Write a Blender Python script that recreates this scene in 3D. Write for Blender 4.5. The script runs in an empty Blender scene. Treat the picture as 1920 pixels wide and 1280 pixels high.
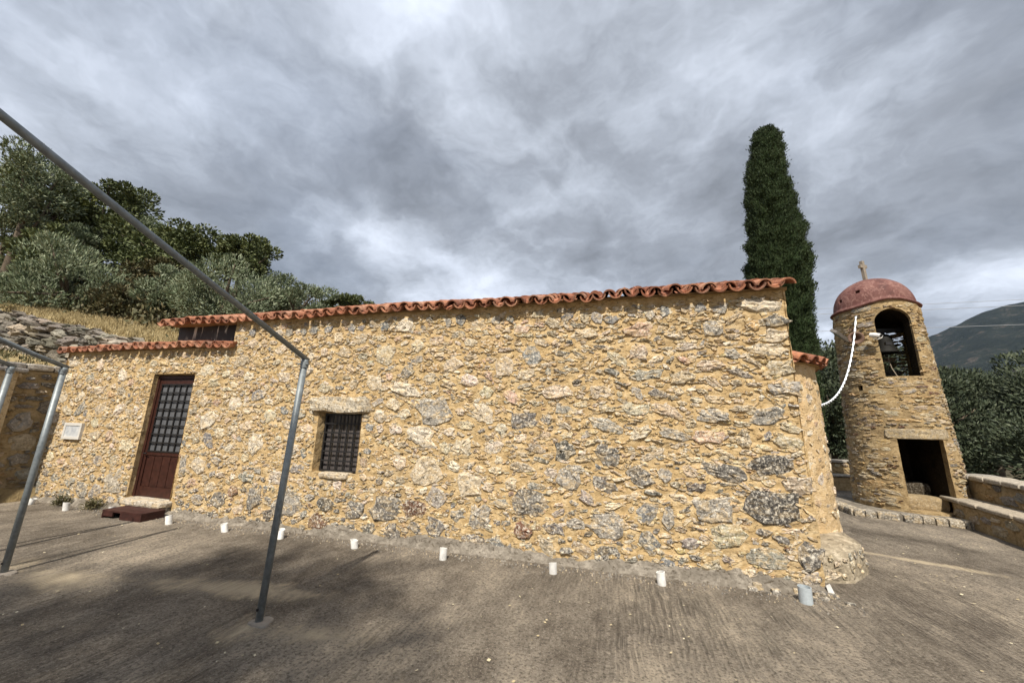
import bpy, bmesh, math, random
import numpy as np
from mathutils import Vector, Matrix

S = bpy.context.scene
COL = S.collection
R = math.radians
RNG = np.random.default_rng(7)
random.seed(7)

# ------------------------------------------------------------------ camera
cam_d = bpy.data.cameras.new('camera')
cam_d.sensor_width = 36.0
cam_d.lens = 36.0 * 700 / 1920
cam_d.clip_start = 0.05
cam_d.clip_end = 9000
cam = bpy.data.objects.new('camera', cam_d)
COL.objects.link(cam)
S.camera = cam
CAMP = np.array([0.0, -4.90436, 1.6])
yaw, pitch, roll = 0.26765, 0.21615, 0.025029
fw = Vector((-math.sin(yaw) * math.cos(pitch), math.cos(yaw) * math.cos(pitch), math.sin(pitch)))
r0 = Vector((math.cos(yaw), math.sin(yaw), 0))
u0 = r0.cross(fw)
rr = math.cos(roll) * r0 + math.sin(roll) * u0
uu = -math.sin(roll) * r0 + math.cos(roll) * u0
mw = Matrix((rr, uu, -fw)).transposed().to_4x4()
mw.translation = Vector(CAMP)
cam.matrix_world = mw

# ------------------------------------------------------------------ light, sky, exposure
SUN_EL = R(51)
SUN_DIR = Vector((-0.10, 1.0, 0)).normalized() * math.cos(SUN_EL) + Vector((0, 0, -math.sin(SUN_EL)))
sun_d = bpy.data.lights.new('sun', 'SUN')
sun_d.energy = 5.0
sun_d.angle = R(1.0)
sun_d.color = (1.0, 0.93, 0.82)
sun = bpy.data.objects.new('sun', sun_d)
sun.rotation_euler = SUN_DIR.to_track_quat('-Z', 'Y').to_euler()
sun.location = (0, -30, 40)
COL.objects.link(sun)

S.view_settings.view_transform = 'Standard'
S.view_settings.look = 'None'
S.view_settings.exposure = 0.5
S.view_settings.gamma = 1.0
S.view_settings.use_curve_mapping = False

world = bpy.data.worlds.new('World')
S.world = world
world.use_nodes = True
wt = world.node_tree
wt.nodes.clear()


class NT:
    """small helper for node trees"""
    def __init__(s, tree):
        s.t = tree

    def n(s, typ, **kw):
        nd = s.t.nodes.new(typ)
        ins = kw.pop('ins', {})
        for k, v in kw.items():
            setattr(nd, k, v)
        for k, v in ins.items():
            if isinstance(v, bpy.types.NodeSocket):
                s.t.links.new(v, nd.inputs[k])
            else:
                nd.inputs[k].default_value = v
        return nd

    def link(s, a, b):
        s.t.links.new(a, b)

    def math(s, op, a, b=0.0, c=None, clamp=False):
        nd = s.n('ShaderNodeMath', operation=op, use_clamp=clamp, ins={0: a, 1: b})
        if c is not None:
            if isinstance(c, bpy.types.NodeSocket):
                s.link(c, nd.inputs[2])
            else:
                nd.inputs[2].default_value = c
        return nd.outputs[0]

    def ramp(s, fac, stops, interp='LINEAR'):
        nd = s.n('ShaderNodeValToRGB', ins={0: fac})
        cr = nd.color_ramp
        cr.interpolation = interp
        while len(cr.elements) < len(stops):
            cr.elements.new(0.5)
        for e, (p, c) in zip(cr.elements, stops):
            e.position = p
            e.color = (c, c, c, 1) if isinstance(c, (int, float)) else (*c, 1)
        return nd.outputs[0]

    def mix(s, fac, a, b, mode='MIX'):
        nd = s.n('ShaderNodeMix', data_type='RGBA', blend_type=mode)
        for sock, v in ((nd.inputs[0], fac), (nd.inputs[6], a), (nd.inputs[7], b)):
            if isinstance(v, bpy.types.NodeSocket):
                s.link(v, sock)
            elif isinstance(v, (int, float)):
                sock.default_value = v
            else:
                sock.default_value = (*v, 1)
        return nd.outputs[2]

    def noise(s, vec, scale, detail=4, rough=0.55, dist=0.0, dim='3D', lac=2.0):
        nd = s.n('ShaderNodeTexNoise', noise_dimensions=dim,
                 ins={'Scale': scale, 'Detail': detail, 'Roughness': rough, 'Distortion': dist, 'Lacunarity': lac})
        if vec is not None:
            s.link(vec, nd.inputs['Vector'])
        return nd.outputs[0]

    def scalev(s, vec, sc, loc=(0, 0, 0), rot=(0, 0, 0)):
        nd = s.n('ShaderNodeMapping', ins={'Vector': vec, 'Location': loc, 'Rotation': rot, 'Scale': sc})
        return nd.outputs[0]


w = NT(wt)
tc = w.n('ShaderNodeTexCoord')
sep = w.n('ShaderNodeSeparateXYZ', ins={0: tc.outputs['Generated']})
dz = w.math('MAXIMUM', sep.outputs[2], 0.0)
den = w.math('ADD', dz, 0.34)
px_ = w.math('DIVIDE', sep.outputs[0], den)
py_ = w.math('DIVIDE', sep.outputs[1], den)
comb = w.n('ShaderNodeCombineXYZ', ins={0: px_, 1: py_, 2: 0.0})
SKY_OFF = (20.5, 13.1, 3.3)
pv0 = w.scalev(comb.outputs[0], (1, 1, 1), loc=SKY_OFF, rot=(0, 0, R(20)))
wrp = w.n('ShaderNodeTexNoise', noise_dimensions='3D', ins={'Vector': pv0, 'Scale': 2.2, 'Detail': 5.0, 'Roughness': 0.6})
wsub = w.n('ShaderNodeVectorMath', operation='SUBTRACT', ins={0: wrp.outputs['Color'], 1: (0.5, 0.5, 0.5)})
wsc = w.n('ShaderNodeVectorMath', operation='SCALE', ins={0: wsub.outputs[0], 'Scale': 0.36})
pv = w.n('ShaderNodeVectorMath', operation='ADD', ins={0: pv0, 1: wsc.outputs[0]}).outputs[0]
big = w.noise(pv, 1.35, 3, 0.5, 0.0)
med = w.noise(pv, 3.4, 9, 0.60, 0.0)
bil = w.n('ShaderNodeTexNoise', noise_dimensions='3D', ins={'Vector': pv, 'Scale': 3.0, 'Detail': 6.0, 'Roughness': 0.58})
bil_ = w.math('ABSOLUTE', w.math('SUBTRACT', bil.outputs[0], 0.5))
fin = w.noise(pv, 13.0, 6, 0.62, 0.0)
cl = w.math('ADD', w.math('MULTIPLY', big, 0.70), w.math('ADD', w.math('MULTIPLY', med, 0.27), w.math('ADD', w.math('MULTIPLY', fin, 0.06), w.math('MULTIPLY', bil_, -0.30))))
ccol = w.ramp(cl, [(0.30, (0.14, 0.150, 0.168)), (0.38, (0.195, 0.211, 0.238)), (0.455, (0.285, 0.309, 0.352)), (0.52, (0.42, 0.456, 0.52)),
                   (0.58, (0.57, 0.615, 0.70)), (0.64, (0.73, 0.785, 0.88)), (0.71, (0.86, 0.905, 0.98))])
sky = w.n('ShaderNodeTexSky', sky_type='NISHITA', sun_disc=False, sun_elevation=SUN_EL,
          sun_rotation=math.atan2(0.10, -1.0), air_density=1.0, dust_density=1.2)
bg_sky = w.n('ShaderNodeBackground', ins={0: sky.outputs[0], 1: 0.10})
bg_cl = w.n('ShaderNodeBackground', ins={0: ccol, 1: 1.0})
cover = w.ramp(w.noise(pv, 1.1, 4, 0.5), [(0.30, 0.80), (0.5, 0.97)])
mx = w.n('ShaderNodeMixShader', ins={0: cover, 1: bg_sky.outputs[0], 2: bg_cl.outputs[0]})
wo = w.n('ShaderNodeOutputWorld', ins={0: mx.outputs[0]})

# ------------------------------------------------------------------ numeric helpers
def vnoise(P, seed=0):
    P = np.asarray(P, float)
    i = np.floor(P).astype(np.int64)
    f = P - i
    u = f * f * (3 - 2 * f)

    def h(a, b, c):
        x = (a * 374761393 + b * 668265263 + c * 1440662683 + seed * 982451653) & 0xffffffff
        x = ((x ^ (x >> 13)) * 1274126177) & 0xffffffff
        x = ((x ^ (x >> 15)) * 2246822519) & 0xffffffff
        return ((x ^ (x >> 16)) & 0xffffff) / float(0xffffff)
    out = 0
    for dx in (0, 1):
        wx = u[:, 0] if dx else 1 - u[:, 0]
        for dy in (0, 1):
            wy = u[:, 1] if dy else 1 - u[:, 1]
            for dz_ in (0, 1):
                wz = u[:, 2] if dz_ else 1 - u[:, 2]
                out = out + wx * wy * wz * h(i[:, 0] + dx, i[:, 1] + dy, i[:, 2] + dz_)
    return out


def fbm(P, octv=4, seed=0, gain=0.5):
    P = np.asarray(P, float)
    a, t, s = 1.0, 0.0, 0.0
    for o in range(octv):
        t = t + a * (vnoise(P * 2 ** o + o * 17.3, seed + o) - 0.5)
        s += a
        a *= gain
    return t / s


def sstep(a, b, x):
    t = np.clip((x - a) / (b - a), 0, 1)
    return t * t * (3 - 2 * t)


# ------------------------------------------------------------------ object helpers
def mesh_from(name, verts, faces, tint=None, smooth=False):
    me = bpy.data.meshes.new(name)
    me.from_pydata([tuple(map(float, v)) for v in verts], [], faces)
    if smooth:
        me.polygons.foreach_set('use_smooth', [True] * len(me.polygons))
    if tint is not None:
        ca = me.color_attributes.new('tint', 'FLOAT_COLOR', 'POINT')
        t = np.ones((len(verts), 4), np.float32)
        t[:, :3] = tint
        ca.data.foreach_set('color', t.ravel())
    me.update()
    return me


def place(name, me, mat=None, parent=None, loc=(0, 0, 0), rot=None):
    o = bpy.data.objects.new(name, me)
    if mat is not None and me is not None and len(me.materials) == 0:
        me.materials.append(mat)
    o.location = loc
    if rot is not None:
        o.rotation_euler = rot
    COL.objects.link(o)
    if parent is not None:
        o.parent = parent
        if parent.get('_world'):
            pass
        o.location = Vector(loc) - world_loc(parent)
    return o


def world_loc(o):
    v = Vector((0, 0, 0))
    while o is not None:
        v += o.location
        o = o.parent
    return v


def centred(name, verts, faces, mat, parent=None, tint=None, smooth=False):
    """mesh object whose origin sits at the middle of its own vertices"""
    V = np.asarray(verts, float)
    c = (V.min(0) + V.max(0)) / 2
    me = mesh_from(name, V - c, faces, tint, smooth)
    return place(name, me, mat, parent, tuple(c))


def tag(o, label=None, cat=None, group=None, kind=None):
    if label:
        o['label'] = label
    if cat:
        o['category'] = cat
    if group:
        o['group'] = group
    if kind:
        o['kind'] = kind
    return o


def thing(name, label, cat, loc, group=None):
    o = bpy.data.objects.new(name, None)
    o.empty_display_size = 0.2
    o.location = loc
    COL.objects.link(o)
    return tag(o, label, cat, group)


class Geo:
    """collects verts/faces"""
    def __init__(s):
        s.v, s.f, s.t = [], [], []

    def add(s, V, F, tint=None):
        k = len(s.v)
        s.v.extend([tuple(p) for p in V])
        s.f.extend([tuple(i + k for i in f) for f in F])
        if tint is not None:
            T = np.asarray(tint, float)
            if T.ndim == 1:
                T = np.repeat(T[None], len(V), 0)
            s.t.extend(T.tolist())
        return s

    def box(s, x0, x1, y0, y1, z0, z1, tint=None):
        V = [(x0, y0, z0), (x1, y0, z0), (x1, y1, z0), (x0, y1, z0), (x0, y0, z1), (x1, y0, z1), (x1, y1, z1), (x0, y1, z1)]
        F = [(0, 3, 2, 1), (4, 5, 6, 7), (0, 1, 5, 4), (1, 2, 6, 5), (2, 3, 7, 6), (3, 0, 4, 7)]
        return s.add(V, F, tint)

    def obj(s, name, mat, parent=None, smooth=False, cen=True):
        tint = np.array(s.t) if s.t else None
        if cen:
            return centred(name, s.v, s.f, mat, parent, tint, smooth)
        return place(name, mesh_from(name, s.v, s.f, tint, smooth), mat, parent)


def tube(path, rad, n=10, caps=True):
    P = [Vector(p) for p in path]
    rad = rad if hasattr(rad, '__len__') else [rad] * len(P)
    V, F = [], []
    prev = None
    for i, p in enumerate(P):
        d = (P[min(i + 1, len(P) - 1)] - P[max(i - 1, 0)]).normalized()
        if prev is None:
            a = d.orthogonal().normalized()
        else:
            a = (prev - d * prev.dot(d)).normalized()
        prev = a
        b = d.cross(a)
        for k in range(n):
            t = 2 * math.pi * k / n
            V.append(tuple(p + (a * math.cos(t) + b * math.sin(t)) * rad[i]))
    for i in range(len(P) - 1):
        for k in range(n):
            F.append((i * n + k, i * n + (k + 1) % n, (i + 1) * n + (k + 1) % n, (i + 1) * n + k))
    if caps:
        F.append(tuple(range(n - 1, -1, -1)))
        F.append(tuple((len(P) - 1) * n + k for k in range(n)))
    return V, F


def lathe(profile, n=32, c=(0, 0, 0)):
    V, F = [], []
    m = len(profile)
    for k in range(n):
        t = 2 * math.pi * k / n
        for (r, z) in profile:
            V.append((c[0] + r * math.cos(t), c[1] + r * math.sin(t), c[2] + z))
    for k in range(n):
        for i in range(m - 1):
            a, b = k * m + i, ((k + 1) % n) * m + i
            F.append((a, b, b + 1, a + 1))
    return V, F


# ------------------------------------------------------------------ materials
def new_mat(name, rough=0.9, spec=0.2):
    m = bpy.data.materials.new(name)
    m.use_nodes = True
    nt = NT(m.node_tree)
    b = m.node_tree.nodes['Principled BSDF']
    b.inputs['Roughness'].default_value = rough
    b.inputs['Specular IOR Level'].default_value = spec
    return m, nt, b


def set_bump(nt, b, h, strength, dist):
    bp = nt.n('ShaderNodeBump', ins={'Height': h, 'Strength': strength, 'Distance': dist})
    nt.link(bp.outputs[0], b.inputs['Normal'])


def pos(nt):
    return nt.n('ShaderNodeNewGeometry').outputs['Position']


def mat_simple(name, col, rough=0.7, spec=0.3, var=0.15, scale=20, bump=0.0, metal=0.0):
    m, nt, b = new_mat(name, rough, spec)
    p = pos(nt)
    n = nt.noise(p, scale, 5, 0.6)
    lo = tuple(c * (1 - var) for c in col)
    hi = tuple(min(1, c * (1 + var)) for c in col)
    nt.link(nt.ramp(n, [(0.3, lo), (0.7, hi)]), b.inputs['Base Color'])
    b.inputs['Metallic'].default_value = metal
    if bump:
        set_bump(nt, b, n, bump, 0.01)
    return m


def mat_stone(name='stone', crust=0.55, dark=0.7, smear=None):
    m, nt, b = new_mat(name, 0.92, 0.12)
    p = pos(nt)
    tint = nt.n('ShaderNodeAttribute', attribute_name='tint').outputs['Color']
    n1 = nt.noise(p, 11, 8, 0.68, 0.4)
    n2 = nt.noise(p, 34, 6, 0.7, 0.6)
    st = nt.noise(nt.scalev(p, (9, 9, 60), rot=(R(6), R(9), 0)), 1.0, 5, 0.65, 0.3)
    c1 = nt.mix(nt.ramp(n1, [(0.25, 0.0), (0.75, 1.0)]), nt.mix(1.0, tint, (0.58, 0.57, 0.56), 'MULTIPLY'), nt.mix(1.0, tint, (1.25, 1.22, 1.18), 'MULTIPLY'))
    c2 = nt.mix(nt.math('MULTIPLY', nt.ramp(n2, [(0.50, 0.0), (0.62, 1.0)]), crust), c1, (0.70, 0.645, 0.54))
    pit = nt.math('MULTIPLY', nt.ramp(nt.noise(p, 23, 8, 0.75, 1.1), [(0.37, 1.0), (0.46, 0.0)]), dark)
    c3 = nt.mix(pit, c2, (0.075, 0.066, 0.055))  # dark pits: crevice shade painted into the colour, plus lichen specks
    if smear:
        lum = nt.n('ShaderNodeRGBToBW', ins={0: tint}).outputs[0]
        keepd = nt.ramp(lum, [(0.08, 0.45), (0.26, 1.0)])
        sm = nt.math('MULTIPLY', keepd, nt.math('MULTIPLY', nt.ramp(nt.noise(nt.scalev(p, (8, 8, 13), loc=(4, 2, 7)), 1.0, 7, 0.7, 0.8), [(0.50, 0.0), (0.58, 1.0)]), smear[0]))
        mort = nt.ramp(n2, [(0.35, smear[1]), (0.6, smear[2])])
        c3 = nt.mix(sm, c3, mort)
    nt.link(c3, b.inputs['Base Color'])
    h = nt.math('ADD', nt.math('ADD', nt.math('MULTIPLY', n1, 0.9), nt.math('MULTIPLY', n2, 0.6)),
                nt.math('ADD', nt.math('MULTIPLY', st, 0.55), nt.math('MULTIPLY', pit, -0.35)))
    set_bump(nt, b, h, 0.85, 0.026)
    return m


def mat_mortar(name, c_lo, c_mid, c_hi, stain=0.35, stain_col=(0.16, 0.13, 0.10)):
    m, nt, b = new_mat(name, 0.95, 0.08)
    p = pos(nt)
    n0 = nt.noise(p, 0.9, 4, 0.6)
    n1 = nt.noise(p, 7, 7, 0.66, 0.6)
    n2 = nt.noise(nt.scalev(p, (24, 24, 46)), 1.0, 7, 0.7, 0.5)
    c = nt.ramp(nt.math('ADD', nt.math('MULTIPLY', n1, 0.6), nt.math('MULTIPLY', n2, 0.4)),
                [(0.34, c_lo), (0.5, c_mid), (0.64, c_hi)])
    c = nt.mix(nt.math('MULTIPLY', nt.ramp(n0, [(0.52, 0.0), (0.7, 1.0)]), stain), c, stain_col)
    crk = nt.ramp(nt.noise(nt.scalev(p, (13, 13, 30), rot=(0, R(7), 0)), 1.0, 8, 0.72, 1.3), [(0.36, 1.0), (0.43, 0.0)])
    c = nt.mix(nt.math('MULTIPLY', crk, 0.75), c, (0.09, 0.065, 0.036))  # dark crack lines: crevice shade painted into the mortar colour
    nt.link(c, b.inputs['Base Color'])
    h = nt.math('ADD', nt.math('ADD', n1, nt.math('MULTIPLY', n2, 0.8)), nt.math('MULTIPLY', crk, -0.5))
    set_bump(nt, b, h, 0.75, 0.024)
    return m


M_STONE = mat_stone('stone', 0.85, 0.95, (0.62, (0.47, 0.335, 0.17), (0.61, 0.47, 0.28)))
M_STONE_DRY = mat_stone('stone_dry', 0.25, 0.5)
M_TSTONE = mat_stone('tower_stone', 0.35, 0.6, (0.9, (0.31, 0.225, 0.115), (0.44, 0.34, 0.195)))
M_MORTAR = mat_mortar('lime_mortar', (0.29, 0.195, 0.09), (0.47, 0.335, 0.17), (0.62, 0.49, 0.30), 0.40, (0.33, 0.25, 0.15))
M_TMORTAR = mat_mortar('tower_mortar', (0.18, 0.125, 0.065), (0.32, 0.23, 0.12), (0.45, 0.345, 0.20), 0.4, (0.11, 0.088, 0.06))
M_PLASTER = mat_mortar('apse_plaster', (0.40, 0.27, 0.14), (0.55, 0.40, 0.22), (0.64, 0.52, 0.36), 0.25, (0.38, 0.24, 0.15))
M_CEMENT = mat_mortar('grey_cement', (0.11, 0.095, 0.075), (0.185, 0.162, 0.132), (0.32, 0.285, 0.235), 0.5, (0.08, 0.068, 0.055))
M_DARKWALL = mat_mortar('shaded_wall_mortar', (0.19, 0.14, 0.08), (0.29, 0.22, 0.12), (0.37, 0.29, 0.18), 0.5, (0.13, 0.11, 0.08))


def mat_tile():
    m, nt, b = new_mat('terracotta', 0.85, 0.15)
    p = pos(nt)
    rnd = nt.n('ShaderNodeObjectInfo').outputs['Random']
    isl = nt.n('ShaderNodeNewGeometry').outputs['Random Per Island']
    n = nt.noise(p, 18, 6, 0.65)
    mixr = nt.math('FRACT', nt.math('ADD', rnd, nt.math('MULTIPLY', isl, 0.5)))
    c = nt.ramp(mixr, [(0.0, (0.17, 0.070, 0.044)), (0.3, (0.30, 0.122, 0.070)), (0.6, (0.39, 0.172, 0.098)), (0.85, (0.43, 0.23, 0.145)), (1.0, (0.25, 0.135, 0.095))])
    c = nt.mix(nt.ramp(n, [(0.46, 0.0), (0.66, 0.75)]), c, (0.13, 0.07, 0.052))
    c = nt.mix(nt.ramp(nt.noise(p, 40, 4, 0.6), [(0.6, 0.0), (0.7, 0.45)]), c, (0.42, 0.33, 0.25))
    nt.link(c, b.inputs['Base Color'])
    set_bump(nt, b, n, 0.4, 0.01)
    return m


M_TILE = mat_tile()


def mat_leaf(name, stops, rough=0.6, spec=0.25):
    m, nt, b = new_mat(name, rough, spec)
    isl = nt.n('ShaderNodeNewGeometry').outputs['Random Per Island']
    n = nt.noise(pos(nt), 1.1, 3, 0.5)
    f = nt.math('ADD', nt.math('MULTIPLY', isl, 0.55), nt.math('MULTIPLY', n, 0.55))
    nt.link(nt.ramp(f, stops), b.inputs['Base Color'])
    return m


M_OLIVE = mat_leaf('olive_leaves', [(0.15, (0.05, 0.072, 0.034)), (0.5, (0.115, 0.145, 0.078)), (0.85, (0.30, 0.33, 0.22))])
M_CAROB = mat_leaf('dark_leaves', [(0.15, (0.036, 0.05, 0.018)), (0.5, (0.078, 0.098, 0.036)), (0.85, (0.15, 0.165, 0.065))])
M_OAK = mat_leaf('yellow_green_leaves', [(0.15, (0.045, 0.06, 0.014)), (0.5, (0.10, 0.12, 0.026)), (0.85, (0.19, 0.18, 0.045))])
M_BROWN = mat_leaf('dry_shrub_leaves', [(0.15, (0.04, 0.042, 0.018)), (0.5, (0.08, 0.078, 0.034)), (0.85, (0.15, 0.12, 0.06))])
M_CYP = mat_leaf('cypress_leaves', [(0.15, (0.014, 0.023, 0.009)), (0.5, (0.026, 0.041, 0.016)), (0.85, (0.043, 0.060, 0.024))], 0.7, 0.15)
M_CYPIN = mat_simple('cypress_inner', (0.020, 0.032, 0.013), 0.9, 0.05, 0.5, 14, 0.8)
M_FAR = mat_leaf('far_leaves', [(0.15, (0.02, 0.03, 0.016)), (0.5, (0.042, 0.056, 0.03)), (0.85, (0.095, 0.11, 0.065))])
M_GRASS = mat_leaf('dry_grass', [(0.15, (0.22, 0.16, 0.075)), (0.5, (0.36, 0.28, 0.14)), (0.85, (0.48, 0.40, 0.23))], 0.8, 0.1)
M_BARK = mat_simple('bark', (0.10, 0.08, 0.06), 0.95, 0.1, 0.4, 12, 0.6)
M_PIPE = mat_simple('galvanised_steel', (0.19, 0.21, 0.215), 0.5, 0.5, 0.22, 30, 0.1, 0.35)
M_PVC = mat_simple('white_plastic', (0.66, 0.65, 0.62), 0.5, 0.3, 0.22, 16)
M_PVCG = mat_simple('grey_plastic', (0.36, 0.40, 0.42), 0.45, 0.4, 0.12, 40)
M_WOOD = mat_simple('varnished_wood', (0.036, 0.012, 0.008), 0.5, 0.3, 0.35, 14)
M_STEPW = mat_simple('painted_step_wood', (0.04, 0.014, 0.011), 0.6, 0.3, 0.4, 14, 0.2)
M_IRON = mat_simple('black_iron', (0.012, 0.011, 0.011), 0.5, 0.4, 0.2)
M_BRONZE = mat_simple('dark_bronze', (0.010, 0.0095, 0.008), 0.7, 0.2, 0.3, 20, 0.2, 0.0)
M_MARBLE = mat_simple('white_marble', (0.54, 0.52, 0.48), 0.5, 0.3, 0.08, 12)
M_CROSS = mat_simple('pale_stone', (0.24, 0.205, 0.165), 0.85, 0.2, 0.2, 20, 0.3)
M_ROPE = mat_simple('white_rope', (0.74, 0.77, 0.80), 0.6, 0.3, 0.1, 60)
M_GREYMETAL = mat_simple('grey_lamp_metal', (0.17, 0.15, 0.13), 0.5, 0.4, 0.2)
M_TAN = mat_mortar('tan_plaster', (0.34, 0.27, 0.17), (0.45, 0.36, 0.23), (0.52, 0.43, 0.29), 0.4, (0.28, 0.22, 0.14))


def mat_glass(name, col):
    m, nt, b = new_mat(name, 0.12, 0.5)
    p = pos(nt)
    n = nt.noise(nt.scalev(p, (14, 1, 1.2)), 1.0, 4, 0.6)
    nt.link(nt.ramp(n, [(0.3, tuple(c * 0.75 for c in col)), (0.7, tuple(c * 1.2 for c in col))]), b.inputs['Base Color'])
    return m


M_DOORGLASS = mat_glass('frosted_door_glass', (0.105, 0.108, 0.115))
M_WINGLASS = mat_glass('curtained_window_glass', (0.075, 0.066, 0.064))


def mat_plaque():
    m, nt, b = new_mat('engraved_marble', 0.5, 0.3)
    p = pos(nt)
    n = nt.noise(p, 9, 5, 0.6, 0.8)
    nt.link(nt.ramp(n, [(0.35, (0.36, 0.38, 0.40)), (0.6, (0.50, 0.51, 0.51)), (0.75, (0.58, 0.58, 0.56))]), b.inputs['Base Color'])
    return m


M_PLAQUE = mat_plaque()


def mat_sheet():
    m, nt, b = new_mat('dark_flashing', 0.6, 0.3)
    p = pos(nt)
    st = nt.noise(nt.scalev(p, (9, 9, 1.1)), 1.0, 5, 0.6, 0.4)
    sp = nt.n('ShaderNodeSeparateXYZ', ins={0: p})
    up = nt.ramp(nt.math('MULTIPLY', nt.math('SUBTRACT', sp.outputs[2], 2.9), 3.0), [(0.1, 0.0), (0.6, 1.0)])
    drip = nt.math('MULTIPLY', nt.ramp(st, [(0.55, 0.0), (0.60, 1.0)]), up)
    base = nt.ramp(nt.noise(p, 6, 5, 0.6), [(0.3, (0.020, 0.016, 0.016)), (0.7, (0.042, 0.034, 0.032))])
    nt.link(nt.mix(nt.math('MULTIPLY', drip, 0.9), base, (0.55, 0.50, 0.44)), b.inputs['Base Color'])
    return m


M_SHEET = mat_sheet()


def mat_dome():
    m, nt, b = new_mat('dome_plaster', 0.75, 0.2)
    p = pos(nt)
    n = nt.noise(p, 3.5, 6, 0.6, 0.6)
    c = nt.ramp(n, [(0.3, (0.085, 0.038, 0.034)), (0.5, (0.125, 0.054, 0.046)), (0.7, (0.175, 0.09, 0.075))])
    st = nt.noise(nt.scalev(p, (1, 1, 0.55)), 3.2, 5, 0.6, 2.2)
    line = nt.math('SUBTRACT', 1.0, nt.math('MULTIPLY', nt.math('ABSOLUTE', nt.math('SUBTRACT', st, 0.5)), 30), clamp=True)
    c = nt.mix(nt.math('MULTIPLY', line, 0.45), c, (0.36, 0.21, 0.175))
    sp = nt.n('ShaderNodeSeparateXYZ', ins={0: p})
    c = nt.mix(nt.ramp(nt.noise(p, 9, 5, 0.7), [(0.58, 0.0), (0.7, 0.5)]), c, (0.10, 0.05, 0.045))
    nt.link(c, b.inputs['Base Color'])
    set_bump(nt, b, nt.noise(p, 14, 5, 0.6), 0.35, 0.02)
    return m


M_DOME = mat_dome()


def mat_concrete():
    m, nt, b = new_mat('brushed_concrete', 0.9, 0.15)
    p = pos(nt)
    big = nt.noise(p, 0.42, 5, 0.6, 0.6)
    mid = nt.noise(nt.scalev(p, (1.2, 0.8, 1)), 1.4, 6, 0.62, 0.4)
    fine = nt.noise(p, 38, 6, 0.72)
    grit = nt.noise(p, 130, 3, 0.6)
    sm = nt.noise(nt.scalev(p, (13, 7, 1)), 1.0, 6, 0.7, 0.3)
    f = nt.math('ADD', nt.math('MULTIPLY', big, 0.4), nt.math('ADD', nt.math('MULTIPLY', mid, 0.4), nt.math('MULTIPLY', sm, 0.3)))
    c = nt.ramp(f, [(0.41, (0.088, 0.070, 0.052)), (0.485, (0.155, 0.129, 0.100)), (0.56, (0.255, 0.217, 0.170)), (0.66, (0.41, 0.345, 0.262))])
    c = nt.mix(nt.math('MULTIPLY', nt.ramp(fine, [(0.38, 1.0), (0.52, 0.0)]), 0.8), c, (0.058, 0.047, 0.036))
    c = nt.mix(nt.math('MULTIPLY', nt.ramp(nt.noise(p, 60, 4, 0.65), [(0.56, 0.0), (0.66, 1.0)]), 0.55), c, (0.44, 0.39, 0.32))
    c = nt.mix(nt.math('MULTIPLY', nt.ramp(grit, [(0.60, 0.0), (0.70, 1.0)]), 0.65), c, (0.46, 0.41, 0.34))
    # dusty washes round the two posts
    sp = nt.n('ShaderNodeSeparateXYZ', ins={0: p})
    for (cx, cy, sx, sy, rot) in ((-5.45, -2.08, 1.1, 0.28, -4), (-2.25, -2.16, 0.9, 0.24, 10), (-3.7, -1.75, 1.3, 0.22, 8), (-1.2, -2.75, 0.9, 0.3, -20), (3.6, 1.6, 0.9, 0.12, -25)):
        q = nt.n('ShaderNodeMapping', vector_type='TEXTURE', ins={'Vector': p, 'Location': (cx, cy, 0), 'Rotation': (0, 0, R(rot)), 'Scale': (sx, sy, 50)})
        ln = nt.n('ShaderNodeVectorMath', operation='LENGTH', ins={0: q.outputs[0]}).outputs['Value']
        e = nt.math('ADD', ln, nt.math('ADD', nt.math('MULTIPLY', nt.math('SUBTRACT', mid, 0.5), 2.6), nt.math('MULTIPLY', nt.math('SUBTRACT', sm, 0.5), 1.6)))
        c = nt.mix(nt.math('MULTIPLY', nt.ramp(e, [(0.1, 1.0), (1.3, 0.0)], 'EASE'), 0.85), c, (0.52, 0.43, 0.30))
    stk = nt.noise(nt.scalev(p, (26, 1.6, 1), rot=(0, 0, R(2))), 1.0, 5, 0.65, 0.5)
    c = nt.mix(nt.math('MULTIPLY', nt.ramp(stk, [(0.40, 1.0), (0.52, 0.0)]), nt.ramp(nt.noise(p, 0.8, 4, 0.6, 0.4), [(0.47, 0.04), (0.62, 0.5)])), c, (0.07, 0.058, 0.045))
    nt.link(c, b.inputs['Base Color'])
    # broom grooves run across the yard (along Y), only in patches
    wob = nt.noise(p, 1.3, 3, 0.5)
    wob2 = nt.noise(nt.scalev(p, (9, 1.2, 1)), 1.0, 4, 0.6, 0.4)
    xx = nt.math('ADD', sp.outputs[0], nt.math('ADD', nt.math('MULTIPLY', wob, 0.16), nt.math('MULTIPLY', wob2, 0.085)))
    gr = nt.math('SINE', nt.math('MULTIPLY', xx, 2 * math.pi / 0.042))
    gm = nt.ramp(nt.noise(p, 0.55, 3, 0.5, 0.5), [(0.45, 0.05), (0.62, 0.9)])
    gm = nt.math('MULTIPLY', gm, nt.ramp(nt.noise(nt.scalev(p, (7, 2.2, 1)), 1.0, 5, 0.65), [(0.38, 0.15), (0.58, 1.0)]))
    gdirt = nt.math('MULTIPLY', nt.math('MULTIPLY', nt.ramp(gr, [(0.0, 1.0), (0.35, 0.0)]), gm), nt.ramp(fine, [(0.35, 0.2), (0.6, 0.6)]))
    nt.link(nt.mix(gdirt, c, (0.060, 0.050, 0.040)), b.inputs['Base Color'])
    h = nt.math('ADD', nt.math('MULTIPLY', nt.math('MULTIPLY', gr, gm), 0.5), nt.math('ADD', nt.math('MULTIPLY', fine, 0.9), nt.math('MULTIPLY', grit, 0.5)))
    set_bump(nt, b, h, 1.0, 0.03)
    return m


M_CONC = mat_concrete()


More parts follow.
